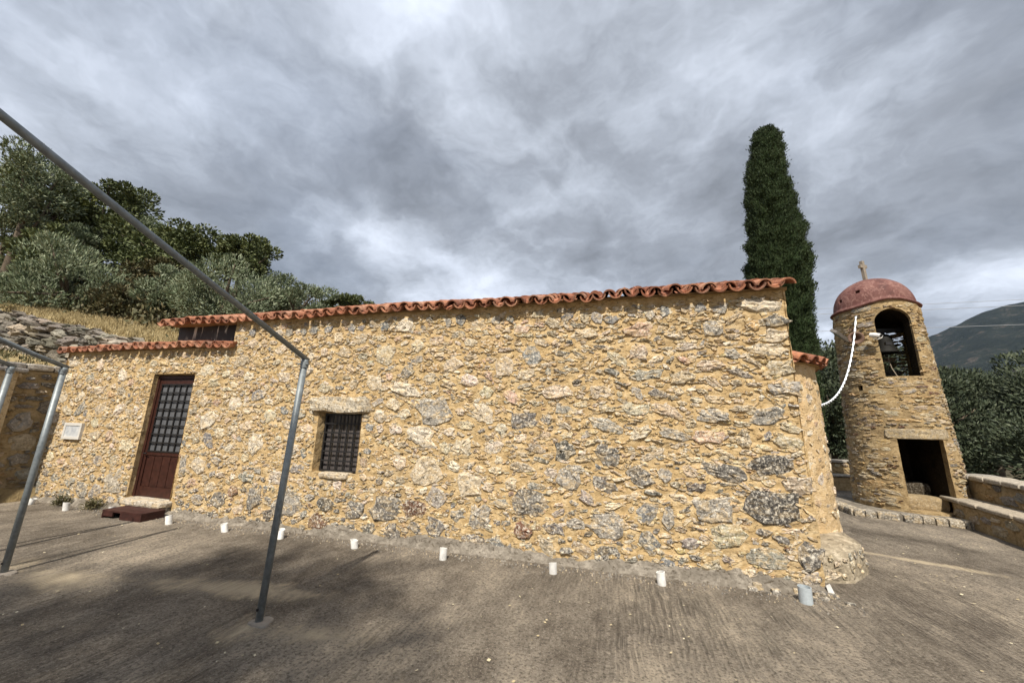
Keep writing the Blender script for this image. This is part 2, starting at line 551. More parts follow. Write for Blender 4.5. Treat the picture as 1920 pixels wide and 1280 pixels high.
def mat_terrain():
    m, nt, b = new_mat('hill_soil', 0.95, 0.05)
    p = pos(nt)
    n = nt.noise(p, 0.5, 6, 0.6)
    n2 = nt.noise(p, 6, 6, 0.7)
    c = nt.ramp(nt.math('ADD', nt.math('MULTIPLY', n, 0.5), nt.math('MULTIPLY', n2, 0.5)), [(0.35, (0.14, 0.10, 0.055)), (0.5, (0.27, 0.205, 0.105)), (0.65, (0.37, 0.30, 0.16))])
    sp = nt.n('ShaderNodeSeparateXYZ', ins={0: p})
    ed = nt.math('ADD', sp.outputs[1], nt.math('MULTIPLY', n, 1.2))
    c = nt.mix(nt.ramp(nt.math('MULTIPLY', ed, 0.1), [(0.52, 0.0), (0.60, 1.0)]), c, nt.ramp(n2, [(0.35, (0.035, 0.030, 0.018)), (0.65, (0.09, 0.075, 0.045))]))
    nt.link(c, b.inputs['Base Color'])
    set_bump(nt, b, n2, 0.8, 0.08)
    return m


def mat_mountain():
    m, nt, b = new_mat('scrub_mountain', 0.95, 0.05)
    p = pos(nt)
    n = nt.noise(p, 0.011, 6, 0.65, 0.8)
    n2 = nt.noise(p, 0.055, 5, 0.7)
    f = nt.math('ADD', nt.math('MULTIPLY', n, 0.55), nt.math('MULTIPLY', n2, 0.45))
    c = nt.ramp(f, [(0.42, (0.012, 0.016, 0.013)), (0.54, (0.022, 0.027, 0.021)), (0.60, (0.06, 0.052, 0.044)), (0.70, (0.11, 0.092, 0.076))])
    nt.link(c, b.inputs['Base Color'])
    set_bump(nt, b, n2, 1.0, 14.0)
    return m


# ------------------------------------------------------------------ stones
CREAM, WARM, PINK, OCHRE = (0.56, 0.47, 0.34), (0.62, 0.55, 0.44), (0.50, 0.35, 0.26), (0.46, 0.32, 0.15)
GREY, DGREY, SLATE, RUST, BUFF = (0.30, 0.28, 0.25), (0.165, 0.155, 0.142), (0.19, 0.195, 0.20), (0.17, 0.09, 0.06), (0.42, 0.35, 0.25)


def stone_local(rng, a, b, rot, kind, proud):
    n = {'slate': int(rng.integers(5, 8)), 'flake': int(rng.integers(5, 8))}.get(kind, int(rng.integers(10, 15)))
    th = (np.arange(n) + rng.uniform(-0.32, 0.32, n)) / n * 2 * np.pi + rng.uniform(0, 6.28)
    pw = rng.uniform(2.0, 3.4) if kind == 'rubble' else rng.uniform(2.8, 6)
    rad = 1 / (np.abs(np.cos(th)) ** pw + np.abs(np.sin(th)) ** pw) ** (1 / pw)
    rad *= 1 + rng.normal(0, 0.15 if kind != 'slate' else 0.09, n).clip(-0.3, 0.3)
    ox, oy = a * rad * np.cos(th), b * rad * np.sin(th)
    if kind == 'slate':
        rings = [(1.03, -0.03), (1.0, 0.75), (0.9, 1.0)]
        jit = 0.12
    elif kind == 'flake':
        rings = [(1.08, -0.02), (0.85, 1.0)]
        jit = 0.4
    else:
        rings = [(1.06, -0.035), (0.99, 0.30), (0.84, 0.85), (0.45, 1.0)]
        jit = 0.42
    V = []
    tx, ty = rng.normal(0, 0.3, 2)      # tilt of the face
    for (s, h) in rings:
        first = h < 0
        hh = np.full(n, h) if first else proud * (h + rng.normal(0, jit, n) * h + (tx * np.cos(th) + ty * np.sin(th)) * s)
        k = s * (1 + (0 if first else 1) * rng.normal(0, 0.05, n))
        V.append(np.stack([ox * k, oy * k, hh], 1))
    V.append(np.array([[0, 0, proud * (1 + rng.normal(0, jit * 0.6))]]))
    V = np.concatenate(V)
    c, s_ = math.cos(rot), math.sin(rot)
    V[:, :2] = V[:, :2] @ np.array([[c, s_], [-s_, c]])
    F = []
    m = len(rings)
    for r in range(m - 1):
        for k in range(n):
            F.append((r * n + k, r * n + (k + 1) % n, (r + 1) * n + (k + 1) % n, (r + 1) * n + k))
    for k in range(n):
        F.append(((m - 1) * n + k, (m - 1) * n + (k + 1) % n, m * n))
    return V, F


class Field:
    """dart throwing of stones in a (u, v) rectangle"""
    def __init__(s, u0, u1, v0, v1, res=0.012):
        s.u0, s.u1, s.v0, s.v1, s.res = u0, u1, v0, v1, res
        s.g = np.zeros((int((v1 - v0) / res) + 1, int((u1 - u0) / res) + 1), bool)
        s.items = []

    def block(s, a, b, c, d):
        i0, i1 = int((c - s.v0) / s.res), int((d - s.v0) / s.res)
        j0, j1 = int((a - s.u0) / s.res), int((b - s.u0) / s.res)
        s.g[max(0, i0):max(0, i1), max(0, j0):max(0, j1)] = True

    def try_put(s, u, v, a, b, rot, gap, payload, force=False):
        rad = math.hypot(a, b) + gap
        j0, j1 = int((u - rad - s.u0) / s.res), int((u + rad - s.u0) / s.res) + 1
        i0, i1 = int((v - rad - s.v0) / s.res), int((v + rad - s.v0) / s.res) + 1
        j0c, j1c, i0c, i1c = max(j0, 0), min(j1, s.g.shape[1]), max(i0, 0), min(i1, s.g.shape[0])
        if j1c <= j0c or i1c <= i0c:
            return False
        U = s.u0 + np.arange(j0c, j1c) * s.res - u
        V = s.v0 + np.arange(i0c, i1c) * s.res - v
        UU, VV = np.meshgrid(U, V)
        c, sn = math.cos(rot), math.sin(rot)
        X, Y = UU * c + VV * sn, -UU * sn + VV * c
        m = (np.abs(X) / (a + gap)) ** 2.6 + (np.abs(Y) / (b + gap)) ** 2.6 < 1
        sub = s.g[i0c:i1c, j0c:j1c]
        if not force and (sub & m).any():
            return False
        sub |= m
        s.items.append((u, v, a, b, rot, payload))
        return True


def pick(rng, opts):
    ws = np.array([o[1] for o in opts], float)
    c = np.array(opts[rng.choice(len(opts), p=ws / ws.sum())][0])
    return np.clip(c * (1 + rng.normal(0, 0.10)) * (1 + rng.normal(0, 0.025, 3)), 0.02, 0.85)


def emit_stones(items, mapf, parent, rng, mat, limit=300, kindf=None, name='stone', stuff='small_stones', proudf=None):
    """largest (as seen) become parts, the rest one stuff part"""
    rows = []
    for it in items:
        u, v, a, b, rot, pl = it
        c = mapf(np.array([[u, v, 0.0]]))[0]
        d = np.linalg.norm(c - CAMP)
        rows.append((a * b / d ** 2, it))
    rows.sort(key=lambda r: -r[0])
    rest = Geo()
    for k, (_, (u, v, a, b, rot, pl)) in enumerate(rows):
        kind, col, proud = pl
        V, F = stone_local(rng, a, b, rot, kind, proud)
        V[:, 0] += u
        V[:, 1] += v
        W = mapf(V)
        T = np.repeat(np.asarray(col)[None], len(W), 0) * (1 + rng.normal(0, 0.08, (len(W), 1)))
        if k < limit:
            centred('slate_chip' if kind == 'slate' and name == 'stone' else name, W, F, mat, parent, T)
        else:
            rest.add(W, F, T)
    if rest.v:
        o = rest.obj(stuff, mat, parent, cen=False)
        o['kind'] = 'stuff'


# ================================================================== GROUND
def terrain_z(X, Y):
    X, Y = np.asarray(X, float), np.asarray(Y, float)
    a = sstep(-9.5, -13.2, X) if False else 1 - sstep(-13.2, -9.8, X)
    up0 = 3.62 + 0.187 * np.maximum(0, -13.2 - X)
    up = up0 + 0.34 * np.clip(Y - 3.2, 0, 14) + 0.02 * np.clip(Y - 17, 0, 80)
    low = np.minimum(up0 - 1.25 - 0.12 * (3.2 - Y), 3.9)
    low = np.maximum(low, 1.7)
    b = sstep(3.0, 3.3, Y)
    hill = low * (1 - b) + up * b
    hill = np.where(X < -40, hill, hill)
    flat = 0.10 * np.clip(Y - 4.5, 0, 14) * (1 - sstep(-6, 4, X)) - 0.05
    right = -0.22 * np.clip(X - 7.4, 0, 40) - 0.10 * np.clip(Y - 10, 0, 60) * sstep(-4, 5, X)
    z = np.where(X < -10.55, hill * a + flat * (1 - a), np.where(Y > 4.2, hill * a + flat * (1 - a), -0.05)) + right
    return z


gx = np.concatenate([np.linspace(-400, -45, 20), np.linspace(-42, -11.2, 90), np.array([-10.9, -10.75, -10.56, -10.54, -10.3]), np.linspace(-10, 10, 50), np.linspace(10.5, 45, 40), np.linspace(60, 500, 20)])
gy = np.concatenate([np.linspace(-300, -20, 14), np.linspace(-18, 2.8, 42), np.linspace(2.95, 3.4, 6), np.linspace(3.6, 32, 70), np.linspace(36, 600, 26)])
GX, GY = np.meshgrid(gx, gy)
gz = terrain_z(GX.ravel(), GY.ravel())
nzm = fbm(np.stack([GX.ravel() * 0.7, GY.ravel() * 0.7, 0 * gz], 1), 4, 3)
amp = np.where((GX.ravel() > -10.6) & (GY.ravel() < 4.3), 0, 0.5)
gz = gz + nzm * amp
nx, ny = len(gx), len(gy)
tf = [(j * nx + i, j * nx + i + 1, (j + 1) * nx + i + 1, (j + 1) * nx + i) for j in range(ny - 1) for i in range(nx - 1)]
ter = place('hillside', mesh_from('hillside', np.stack([GX.ravel(), GY.ravel(), gz], 1), tf, smooth=True), mat_terrain())
tag(ter, 'dry earth hillside rising to the left of the chapel', kind='structure')

# courtyard concrete sheet
cx = np.linspace(-10.7, 8.2, 190)
cy = np.linspace(-14, 9.2, 230)
CX, CY = np.meshgrid(cx, cy)
cz = 0.012 * fbm(np.stack([CX.ravel() * 0.8, CY.ravel() * 0.8, 0 * CX.ravel()], 1), 3, 11) + 0.006 * fbm(np.stack([CX.ravel() * 5, CY.ravel() * 5, 0 * CX.ravel()], 1), 2, 12)
n_x = len(cx)
cf = [(j * n_x + i, j * n_x + i + 1, (j + 1) * n_x + i + 1, (j + 1) * n_x + i) for j in range(len(cy) - 1) for i in range(n_x - 1)]
yard = place('courtyard', mesh_from('courtyard', np.stack([CX.ravel(), CY.ravel(), cz], 1), cf, smooth=True), M_CONC)
tag(yard, 'brown grey broom finished concrete courtyard in front of the chapel', kind='structure')

# mountain far right
def ridge(t):   # azimuth (deg) -> height at the ridge
    return np.interp(t, [-20, 10, 20, 28, 34.5, 37.5, 40, 44, 52, 62, 80, 100], [60, 90, 170, 330, 440, 505, 535, 545, 520, 430, 300, 150])


az = np.linspace(-15, 95, 320)
rs = np.linspace(0, 1, 60)
AZ, RS = np.meshgrid(az, rs)
rad = 1150 + 1050 * RS
prof = np.where(RS < 0.92, (RS / 0.92) ** 0.9, 1 - (RS - 0.92) * 2)
MX = rad * np.sin(np.radians(AZ))
MY = rad * np.cos(np.radians(AZ)) - 4.9
MZ = -30 + (ridge(AZ) + 30) * prof * 0.86
Pm = np.stack([MX.ravel() / 130, MY.ravel() / 130, 0 * MX.ravel()], 1)
MZ = MZ.ravel() + 55 * fbm(Pm, 5, 31) * np.clip(RS.ravel() * 3, 0, 1) + 5 * fbm(Pm * 14, 2, 37)
na = len(az)
mf = [(j * na + i, j * na + i + 1, (j + 1) * na + i + 1, (j + 1) * na + i) for j in range(len(rs) - 1) for i in range(na - 1)]
mo = place('mountain', mesh_from('mountain', np.stack([MX.ravel(), MY.ravel(), MZ], 1), mf, smooth=True), mat_mountain())
tag(mo, 'dark scrub covered mountain behind the bell tower', kind='structure')

# ================================================================== CHAPEL
XL, XR, HT = -10.70, 2.0, 3.23
NX = -8.0                       # left end of the high nave
LOWZ = 2.78                     # wall top under the low roof
chapel = thing('stone_chapel', 'long low rubble stone chapel with terracotta tile eaves, brown door and barred window', 'chapel', (-4.3, 2.0, 0))
DOOR = (-8.14, -7.13, 0.20, 2.33)
WIN = (-4.40, -3.63, 0.82, 1.70)


def wall_h(u, v):
    P = np.stack([u, v, 0 * u], 1)
    bulge = 0.05 * fbm(P * 0.45, 2, 5)
    h = bulge + 0.028 * fbm(P * np.array([5, 7, 1]), 4, 6, 0.6)
    strata = fbm(P * np.array([7, 24, 1]), 3, 8, 0.6)
    h = h + 0.022 * strata + 0.007 * np.maximum(0, np.sin(strata * 26))
    return h


def grid_axis(a, b, step, cuts):
    pts = sorted([a, b] + [c for c in cuts if a < c < b])
    out = []
    for p, q in zip(pts[:-1], pts[1:]):
        k = max(1, int(round((q - p) / step)))
        out += list(np.linspace(p, q, k, endpoint=False))
    return np.array(out + [b])


us = grid_axis(XL, XR, 0.021, [DOOR[0], DOOR[1], WIN[0], WIN[1], -6.38])
vs = grid_axis(-0.10, HT, 0.021, [DOOR[2], DOOR[3], WIN[2], WIN[3], LOWZ])
U, V_ = np.meshgrid(us, vs)
h = wall_h(U.ravel(), V_.ravel())
mn = 1e-4
keep = []
nu = len(us)
uc, vc = (us[:-1] + us[1:]) / 2, (vs[:-1] + vs[1:]) / 2
for j, y in enumerate(vc):
    for i, x in enumerate(uc):
        if DOOR[0] < x < DOOR[1] and DOOR[2] < y < DOOR[3]:
            continue
        if WIN[0] < x < WIN[1] and WIN[2] < y < WIN[3]:
            continue
        if x < -6.38 and y > LOWZ:
            continue
        keep.append((j * nu + i, j * nu + i + 1, (j + 1) * nu + i + 1, (j + 1) * nu + i))
wv = np.stack([U.ravel(), -h, V_.ravel()], 1)
edge = np.abs(U.ravel() - XR) < 1e-6
wv[edge, 0] += 0.05 * fbm(np.stack([V_.ravel()[edge] * 6, 0 * h[edge], 0 * h[edge]], 1), 3, 15) + 0.012
wv[edge, 1] += 0.02
g = Geo()
g.add(wv, keep)
# reveals (splayed), then the body behind
def reveal(g, rect, dep, inx0, inx1, inz0, inz1):
    x0, x1, z0, z1 = rect
    k = 14
    def strip(pa, pb, qa, qb):
        A = [np.array(pa) + (np.array(pb) - np.array(pa)) * t / k for t in range(k + 1)]
        B = [np.array(qa) + (np.array(qb) - np.array(qa)) * t / k for t in range(k + 1)]
        V = []
        for t in range(k + 1):
            for s_ in range(5):
                p = A[t] + (B[t] - A[t]) * s_ / 4
                if 0 < s_ < 4:
                    p = p + RNG.normal(0, 0.007, 3)
                V.append(p)
        F = [(t * 5 + s_, t * 5 + s_ + 1, (t + 1) * 5 + s_ + 1, (t + 1) * 5 + s_) for t in range(k) for s_ in range(4)]
        g.add(V, F)
    f = -0.012
    strip((x0, f, z0), (x0, f, z1), (inx0, dep, inz0), (inx0, dep, inz1))
    strip((x1, f, z0), (x1, f, z1), (inx1, dep, inz0), (inx1, dep, inz1))
    strip((x0, f, z1), (x1, f, z1), (inx0, dep, inz1), (inx1, dep, inz1))
    strip((x0, f, z0), (x1, f, z0), (inx0, dep, inz0), (inx1, dep, inz0))


reveal(g, DOOR, 0.14, DOOR[0] - 0.005, DOOR[1] - 0.02, DOOR[2] + 0.01, DOOR[3] - 0.03)
reveal(g, WIN, 0.18, WIN[0] + 0.025, WIN[1] - 0.03, WIN[2] + 0.0, WIN[3] - 0.0)
g.box(XL, NX, 0.40, 4.0, -0.1, LOWZ)
g.box(NX, XR, 0.40, 4.0, -0.1, HT)
# closing strips at the ends and tops
g.add([(XR - 0.01, 0.0, -0.1), (XR - 0.01, 0.4, -0.1), (XR - 0.01, 0.4, HT), (XR - 0.01, 0.0, HT)], [(0, 1, 2, 3)])
g.add([(XL, -0.02, -0.1), (XL, 0.4, -0.1), (XL, 0.4, LOWZ), (XL, -0.02, LOWZ)], [(0, 3, 2, 1)])
g.add([(-6.38, -0.02, LOWZ), (-6.38, 0.4, LOWZ), (-6.38, 0.4, HT), (-6.38, -0.02, HT)], [(0, 3, 2, 1)])
g.add([(-6.38, -0.02, HT), (XR, -0.02, HT), (XR, 0.4, HT), (-6.38, 0.4, HT)], [(0, 1, 2, 3)])
g.add([(XL, -0.02, LOWZ), (-6.38, -0.02, LOWZ), (-6.38, 0.4, LOWZ), (XL, 0.4, LOWZ)], [(0, 1, 2, 3)])
# tympanum of the east gable
g.add([(XR, 0, HT), (XR, 4, HT), (XR, 2, HT + 0.70)], [(0, 1, 2)])
g.obj('wall', M_MORTAR, chapel, smooth=True, cen=False)

# stones of the facade
rng = np.random.default_rng(21)
F_ = Field(XL, XR, 0.0, HT)
F_.block(DOOR[0] - 0.01, DOOR[1] + 0.015, DOOR[2] - 0.14, DOOR[3] + 0.02)
F_.block(WIN[0] - 0.01, WIN[1] + 0.015, WIN[2] - 0.05, WIN[3] + 0.03)
F_.block(-4.62, -3.50, 1.70, 1.97)
F_.block(-10.20, -9.66, 1.08, 1.43)
F_.block(XL, -6.36, LOWZ - 0.02, HT)


def face_pal(u, v):
    if v < 0.50:
        return [(GREY, 4), (DGREY, 4.5), (BUFF, 1.5), (CREAM, 0.7), (RUST, 0.5), ((0.10, 0.095, 0.087), 1.5)]
    if v < 0.95:
        return [(GREY, 3), (DGREY, 1.6), (CREAM, 3), (WARM, 2), (BUFF, 2), (PINK, 0.7)] if u < 0 else [(GREY, 3), (DGREY, 4), (CREAM, 1.6), (BUFF, 2), ((0.10, 0.095, 0.088), 0.8)]
    if u < -5.2:
        return [(CREAM, 6), (WARM, 4), (PINK, 0.8), (OCHRE, 1.4), (BUFF, 2), (GREY, 0.4)]
    if u < -1.0:
        return [(CREAM, 4), (WARM, 3), (GREY, 1.0), (BUFF, 2.4), (PINK, 0.7), (DGREY, 0.3), (OCHRE, 1.2)]
    return [(CREAM, 3), (WARM, 2), (GREY, 1.4), (BUFF, 3), (DGREY, 0.5), (PINK, 0.5), (OCHRE, 1)]


def put(u, v, a, b, rot, kind, col, proud, gap=0.008, force=False):
    return F_.try_put(u, v, a, b, rot, gap, (kind, np.array(col), proud), force)


# landmark stones of the photograph
for (u, v, a, b, col, kd) in [(1.66, 1.22, 0.20, 0.115, (0.075, 0.072, 0.07), 'rubble'), (1.62, 0.78, 0.27, 0.16, (0.09, 0.085, 0.08), 'rubble'), (1.18, 1.13, 0.24, 0.075, DGREY, 'slab'),
                              (1.66, 1.75, 0.165, 0.085, (0.25, 0.24, 0.22), 'rubble'), (1.02, 0.72, 0.20, 0.13, GREY, 'slab'), (1.72, 3.06, 0.22, 0.07, WARM, 'slab'), (1.75, 2.52, 0.21, 0.075, CREAM, 'slab'),
                              (1.1, 1.75, 0.20, 0.09, GREY, 'rubble'), (1.2, 2.8, 0.12, 0.10, GREY, 'rubble'), (0.35, 2.82, 0.17, 0.10, PINK, 'rubble'), (-0.35, 2.78, 0.17, 0.07, CREAM, 'rubble'),
                              (-2.45, 1.75, 0.30, 0.20, (0.30, 0.28, 0.25), 'rubble'), (-2.95, 2.05, 0.24, 0.10, WARM, 'rubble'), (-2.62, 1.40, 0.22, 0.13, WARM, 'rubble'), (-2.52, 0.95, 0.24, 0.17, CREAM, 'rubble'),
                              (-1.9, 0.8, 0.19, 0.16, CREAM, 'rubble'), (-0.62, 1.28, 0.125, 0.115, (0.11, 0.11, 0.1), 'rubble'), (-0.1, 1.25, 0.13, 0.12, DGREY, 'rubble'), (0.28, 1.02, 0.15, 0.11, DGREY, 'rubble'),
                              (-3.1, 0.42, 0.22, 0.15, DGREY, 'rubble'), (-3.6, 0.36, 0.16, 0.13, DGREY, 'rubble'), (-4.75, 0.36, 0.23, 0.20, GREY, 'rubble'), (-5.4, 0.38, 0.14, 0.17, DGREY, 'rubble'),
                              (-6.1, 0.3, 0.16, 0.12, DGREY, 'rubble'), (-6.6, 1.55, 0.16, 0.16, WARM, 'rubble'), (-5.55, 1.18, 0.15, 0.15, WARM, 'rubble'), (-3.05, 3.02, 0.15, 0.11, WARM, 'rubble'),
                              (-8.55, 0.42, 0.22, 0.19, (0.36, 0.32, 0.26), 'rubble'), (-8.28, 0.65, 0.10, 0.14, GREY, 'rubble'), (-7.0, 0.75, 0.07, 0.17, GREY, 'slab'), (-0.1, 0.45, 0.2, 0.14, GREY, 'rubble'),
                              (0.32, 0.62, 0.12, 0.13, SLATE, 'slate'), (0.55, 0.6, 0.08, 0.12, GREY, 'slate'), (-1.15, 0.30, 0.13, 0.1, RUST, 'rubble'), (1.9, 0.35, 0.11, 0.13, DGREY, 'rubble'),
                              (-0.55, 0.98, 0.15, 0.16, GREY, 'rubble'), (-1.05, 0.62, 0.22, 0.15, DGREY, 'rubble'), (-1.7, 0.42, 0.16, 0.14, GREY, 'rubble')]:
    put(u, v, a, b, rng.normal(0, 0.12), kd, col, 0.019 if kd != 'slate' else 0.011, 0.004)

# quoins up the right corner
zq = 0.14
while zq < 3.0:
    hq = rng.uniform(0.06, 0.11)
    put(1.99 - 0.12 + rng.normal(0, 0.012), zq + hq, rng.uniform(0.11, 0.15), hq * 0.9, rng.normal(0, 0.03), 'slab', pick(rng, [(CREAM, 3), (GREY, 2), (BUFF, 3), (DGREY, 0.6)]), 0.018, 0.004)
    zq += 2 * hq + 0.03
# row of slates under the eaves
x = -6.2
while x < 1.6:
    if x > -1.5 or rng.random() < 0.45:
        put(x, 3.03 + rng.normal(0, 0.025), rng.uniform(0.05, 0.10), rng.uniform(0.05, 0.075), rng.normal(0, 0.5), 'slate', pick(rng, [(SLATE, 3), (GREY, 2), (BUFF, 0.6)]), 0.016)
    x += rng.uniform(0.13, 0.26)

for (tries, amin, amax, rmin, rmax, gap) in [(-420, 0.08, 0.15, 0.5, 0.95, 0.016), (420, 0.10, 0.17, 0.45, 0.95, 0.026), (2000, 0.06, 0.11, 0.4, 1.0, 0.018), (6500, 0.035, 0.075, 0.28, 0.9, 0.010), (9000, 0.02, 0.05, 0.25, 0.8, 0.006)]:
    for k in range(abs(tries)):
        u, v = rng.uniform(XL + 0.06, XR - 0.05), rng.uniform(0.06, HT - 0.1)
        if tries < 0:      # big dark stones along the foot and at the right end
            v = rng.uniform(0.12, 0.5) if rng.random() < 0.6 else rng.uniform(0.4, 1.3)
            u = u if v < 0.5 else rng.uniform(-2.5, XR - 0.1)
        if v > LOWZ - 0.08 and u < -6.3:
            continue
        a = rng.uniform(amin, amax)
        rt = rng.uniform(rmin, rmax)
        if u > -1.2 and rng.random() < 0.65:
            rt *= 0.55
            a *= 1.25
        b = a * rt
        if v < 0.5:
            a *= 1.1
            b = max(b, a * 0.55)
        kind = 'slab' if rt < 0.45 else ('slate' if rng.random() < 0.10 else 'rubble')
        col = pick(rng, face_pal(u, v)) if kind != 'slate' else pick(rng, [(SLATE, 4), (GREY, 2), (PINK, 0.5)])
        proud = {'rubble': rng.uniform(0.009, 0.019), 'slab': rng.uniform(0.008, 0.018), 'slate': 0.010}[kind]
        if a < 0.06:
            proud *= 0.75
        rot = rng.normal(0, 0.30) if kind != 'slate' else rng.uniform(-1.2, 1.2)
        put(u, v, a, b, rot, kind, col, proud, gap)


nflk = 0
while nflk < 6500:
    u, v = rng.uniform(XL + 0.04, XR - 0.04), rng.uniform(0.10, HT - 0.06)
    if (DOOR[0] - 0.05 < u < DOOR[1] + 0.05 and v < DOOR[3] + 0.03) or (WIN[0] - 0.05 < u < WIN[1] + 0.05 and WIN[2] - 0.06 < v < WIN[3] + 0.05) or (u < -6.36 and v > LOWZ - 0.05) or (-10.22 < u < -9.64 and 1.07 < v < 1.45):
        continue
    nflk += 1
    a = rng.uniform(0.02, 0.065)
    b = a * rng.uniform(0.16, 0.5)
    col = pick(rng, [((0.55, 0.40, 0.21), 5), ((0.60, 0.46, 0.27), 4), (CREAM, 3), (WARM, 2), (BUFF, 1.5), ((0.42, 0.29, 0.14), 2), (GREY, 0.6)])
    put(u, v, a, b, rng.normal(0, 0.30), 'flake', col, rng.uniform(0.003, 0.010), 0, True)


def map_front(P):
    hh = wall_h(P[:, 0], P[:, 1])
    if len(P) > 1:
        hh = np.full(len(P), hh.mean())
    return np.stack([P[:, 0], -(P[:, 2] + hh * 0.9 + 0.004), P[:, 1]], 1)


emit_stones(F_.items, map_front, chapel, rng, M_STONE, 300)
print('facade stones', len(F_.items))

# cement fillet along the foot of the wall
nu2 = 420
ux = np.linspace(XL, XR + 0.02, nu2)
prof2 = [(0.0, 0.15), (-0.035, 0.10), (-0.06, 0.05), (-0.11, 0.004), (-0.15, -0.05)]
V2, F2 = [], []
for i, x in enumerate(ux):
    k1 = 0.25 + 0.9 * (vnoise(np.array([[x * 1.6, 3.3, 0]]), 4)[0]) * (0.6 + 0.4 * (x > -5)) + 0.5 * (vnoise(np.array([[x * 9, 1.3, 0]]), 4)[0] - 0.5)
    for (yy, zz) in prof2:
        j1 = RNG.normal(0, 0.011)
        V2.append((x, yy * (0.8 + 0.3 * k1) + j1 + 0.0, zz * k1 + j1))
m2 = len(prof2)
F2 = [(i * m2 + k, i * m2 + k + 1, (i + 1) * m2 + k + 1, (i + 1) * m2 + k) for i in range(nu2 - 1) for k in range(m2 - 1)]
centred('cement_fillet', V2, F2, M_CEMENT, chapel)

# window lintel slab, sill stone
def rough_block(x0, x1, y0, y1, z0, z1, jit=0.012, n=(8, 2, 3), seed=0):
    bm = bmesh.new()
    bmesh.ops.create_cube(bm, size=1)
    bmesh.ops.subdivide_edges(bm, edges=bm.edges[:], cuts=3, use_grid_fill=True)
    bm.verts.ensure_lookup_table()
    V = np.array([v.co[:] for v in bm.verts])
    F = [tuple(v.index for v in f.verts) for f in bm.faces]
    bm.free()
    V = np.sign(V) * (np.abs(V) * 2) ** 1.0 / 2
    rnd = 1 - 0.05 * (np.abs(V) > 0.49).sum(1, keepdims=True).clip(1, 3) + 0.05
    V = V * rnd
    P = np.array([(x0 + x1) / 2, (y0 + y1) / 2, (z0 + z1) / 2]) + V * np.array([x1 - x0, y1 - y0, z1 - z0])
    for d in range(3):
        P[:, d] += jit * 2 * fbm(P * 7 + d * 13.1 + seed * 3.7, 3, 40 + d)
    return P, F


def block(name, x0, x1, y0, y1, z0, z1, mat, parent, col, jit=0.012, seed=0, smooth=False):
    V, F = rough_block(x0, x1, y0, y1, z0, z1, jit, seed=seed)
    return centred(name, V, F, mat, parent, np.array(col), smooth)


block('lintel', -4.57, -3.50, -0.085, 0.14, 1.705, 1.935, M_STONE, chapel, (0.52, 0.46, 0.36), 0.05, 1)
block('sill', -4.25, -3.75, -0.05, 0.2, 0.755, 0.835, M_STONE, chapel, (0.55, 0.47, 0.36), 0.012, 2)
block('threshold', -8.08, -7.08, -0.16, 0.18, 0.12, 0.215, M_STONE, chapel, (0.50, 0.45, 0.37), 0.012, 3)
block('threshold_base', -8.02, -7.12, -0.12, 0.2, 0.0, 0.12, M_STONE, chapel, (0.34, 0.31, 0.27), 0.018, 4)

# door
dx0, dx1, dz0, dz1 = DOOR[0] - 0.004, DOOR[1] - 0.02, DOOR[2] + 0.01, DOOR[3] - 0.03
dg = Geo()
yf = 0.125
dg.box(dx0, dx0 + 0.055, yf - 0.06, yf, dz0, dz1).box(dx1 - 0.055, dx1, yf - 0.06, yf, dz0, dz1).box(dx0 + 0.055, dx1 - 0.055, yf - 0.06, yf, dz1 - 0.055, dz1)
door = dg.obj('door', M_WOOD, chapel)
lx0, lx1, lz0, lz1 = dx0 + 0.058, dx1 - 0.058, dz0 + 0.012, dz1 - 0.058
lg = Geo()
st_ = 0.055
zp = lz0 + 0.68
lg.box(lx0, lx0 + st_, yf - 0.045, yf - 0.005, lz0, lz1).box(lx1 - st_, lx1, yf - 0.045, yf - 0.005, lz0, lz1)
lg.box(lx0 + st_, lx1 - st_, yf - 0.043, yf - 0.007, lz0, lz0 + 0.16).box(lx0 + st_, lx1 - st_, yf - 0.043, yf - 0.007, zp, zp + 0.07).box(lx0 + st_, lx1 - st_, yf - 0.043, yf - 0.007, lz1 - 0.10, lz1)
lg.obj('leaf_frame', M_WOOD, door)
npn = 4
pw_ = (lx1 - lx0 - 2 * st_) / npn
for k in range(npn):
    q = Geo()
    q.box(lx0 + st_ + k * pw_ + 0.006, lx0 + st_ + (k + 1) * pw_ - 0.006, yf - 0.031, yf - 0.01, lz0 + 0.165, zp - 0.005)
    q.obj('panel_board', M_WOOD, door)
q = Geo().box(lx0 + st_, lx1 - st_, yf - 0.008, yf + 0.004, lz0 + 0.15, zp + 0.01)
q.obj('panel_back', M_WOOD, door)
gx0, gx1, gz0, gz1 = lx0 + st_, lx1 - st_, zp + 0.07, lz1 - 0.10


def grille(parent, x0, x1, z0, z1, nc, nr, yb, ypane, glass, bar=0.011):
    for i in range(nc):
        for j in range(nr):
            a0, a1 = x0 + (x1 - x0) * i / nc, x0 + (x1 - x0) * (i + 1) / nc
            c0, c1 = z0 + (z1 - z0) * j / nr, z0 + (z1 - z0) * (j + 1) / nr
            Geo().box(a0 + 0.002, a1 - 0.002, ypane, ypane + 0.006, c0 + 0.002, c1 - 0.002).obj('pane', glass, parent)
    for i in range(nc + 1):
        x = x0 + (x1 - x0) * i / nc
        Geo().box(x - bar, x + bar, yb - 0.012, yb, z0, z1).obj('bar', M_IRON, parent)
    for j in range(nr + 1):
        z = z0 + (z1 - z0) * j / nr
        Geo().box(x0, x1, yb - 0.022, yb - 0.0125, z - bar, z + bar).obj('bar', M_IRON, parent)


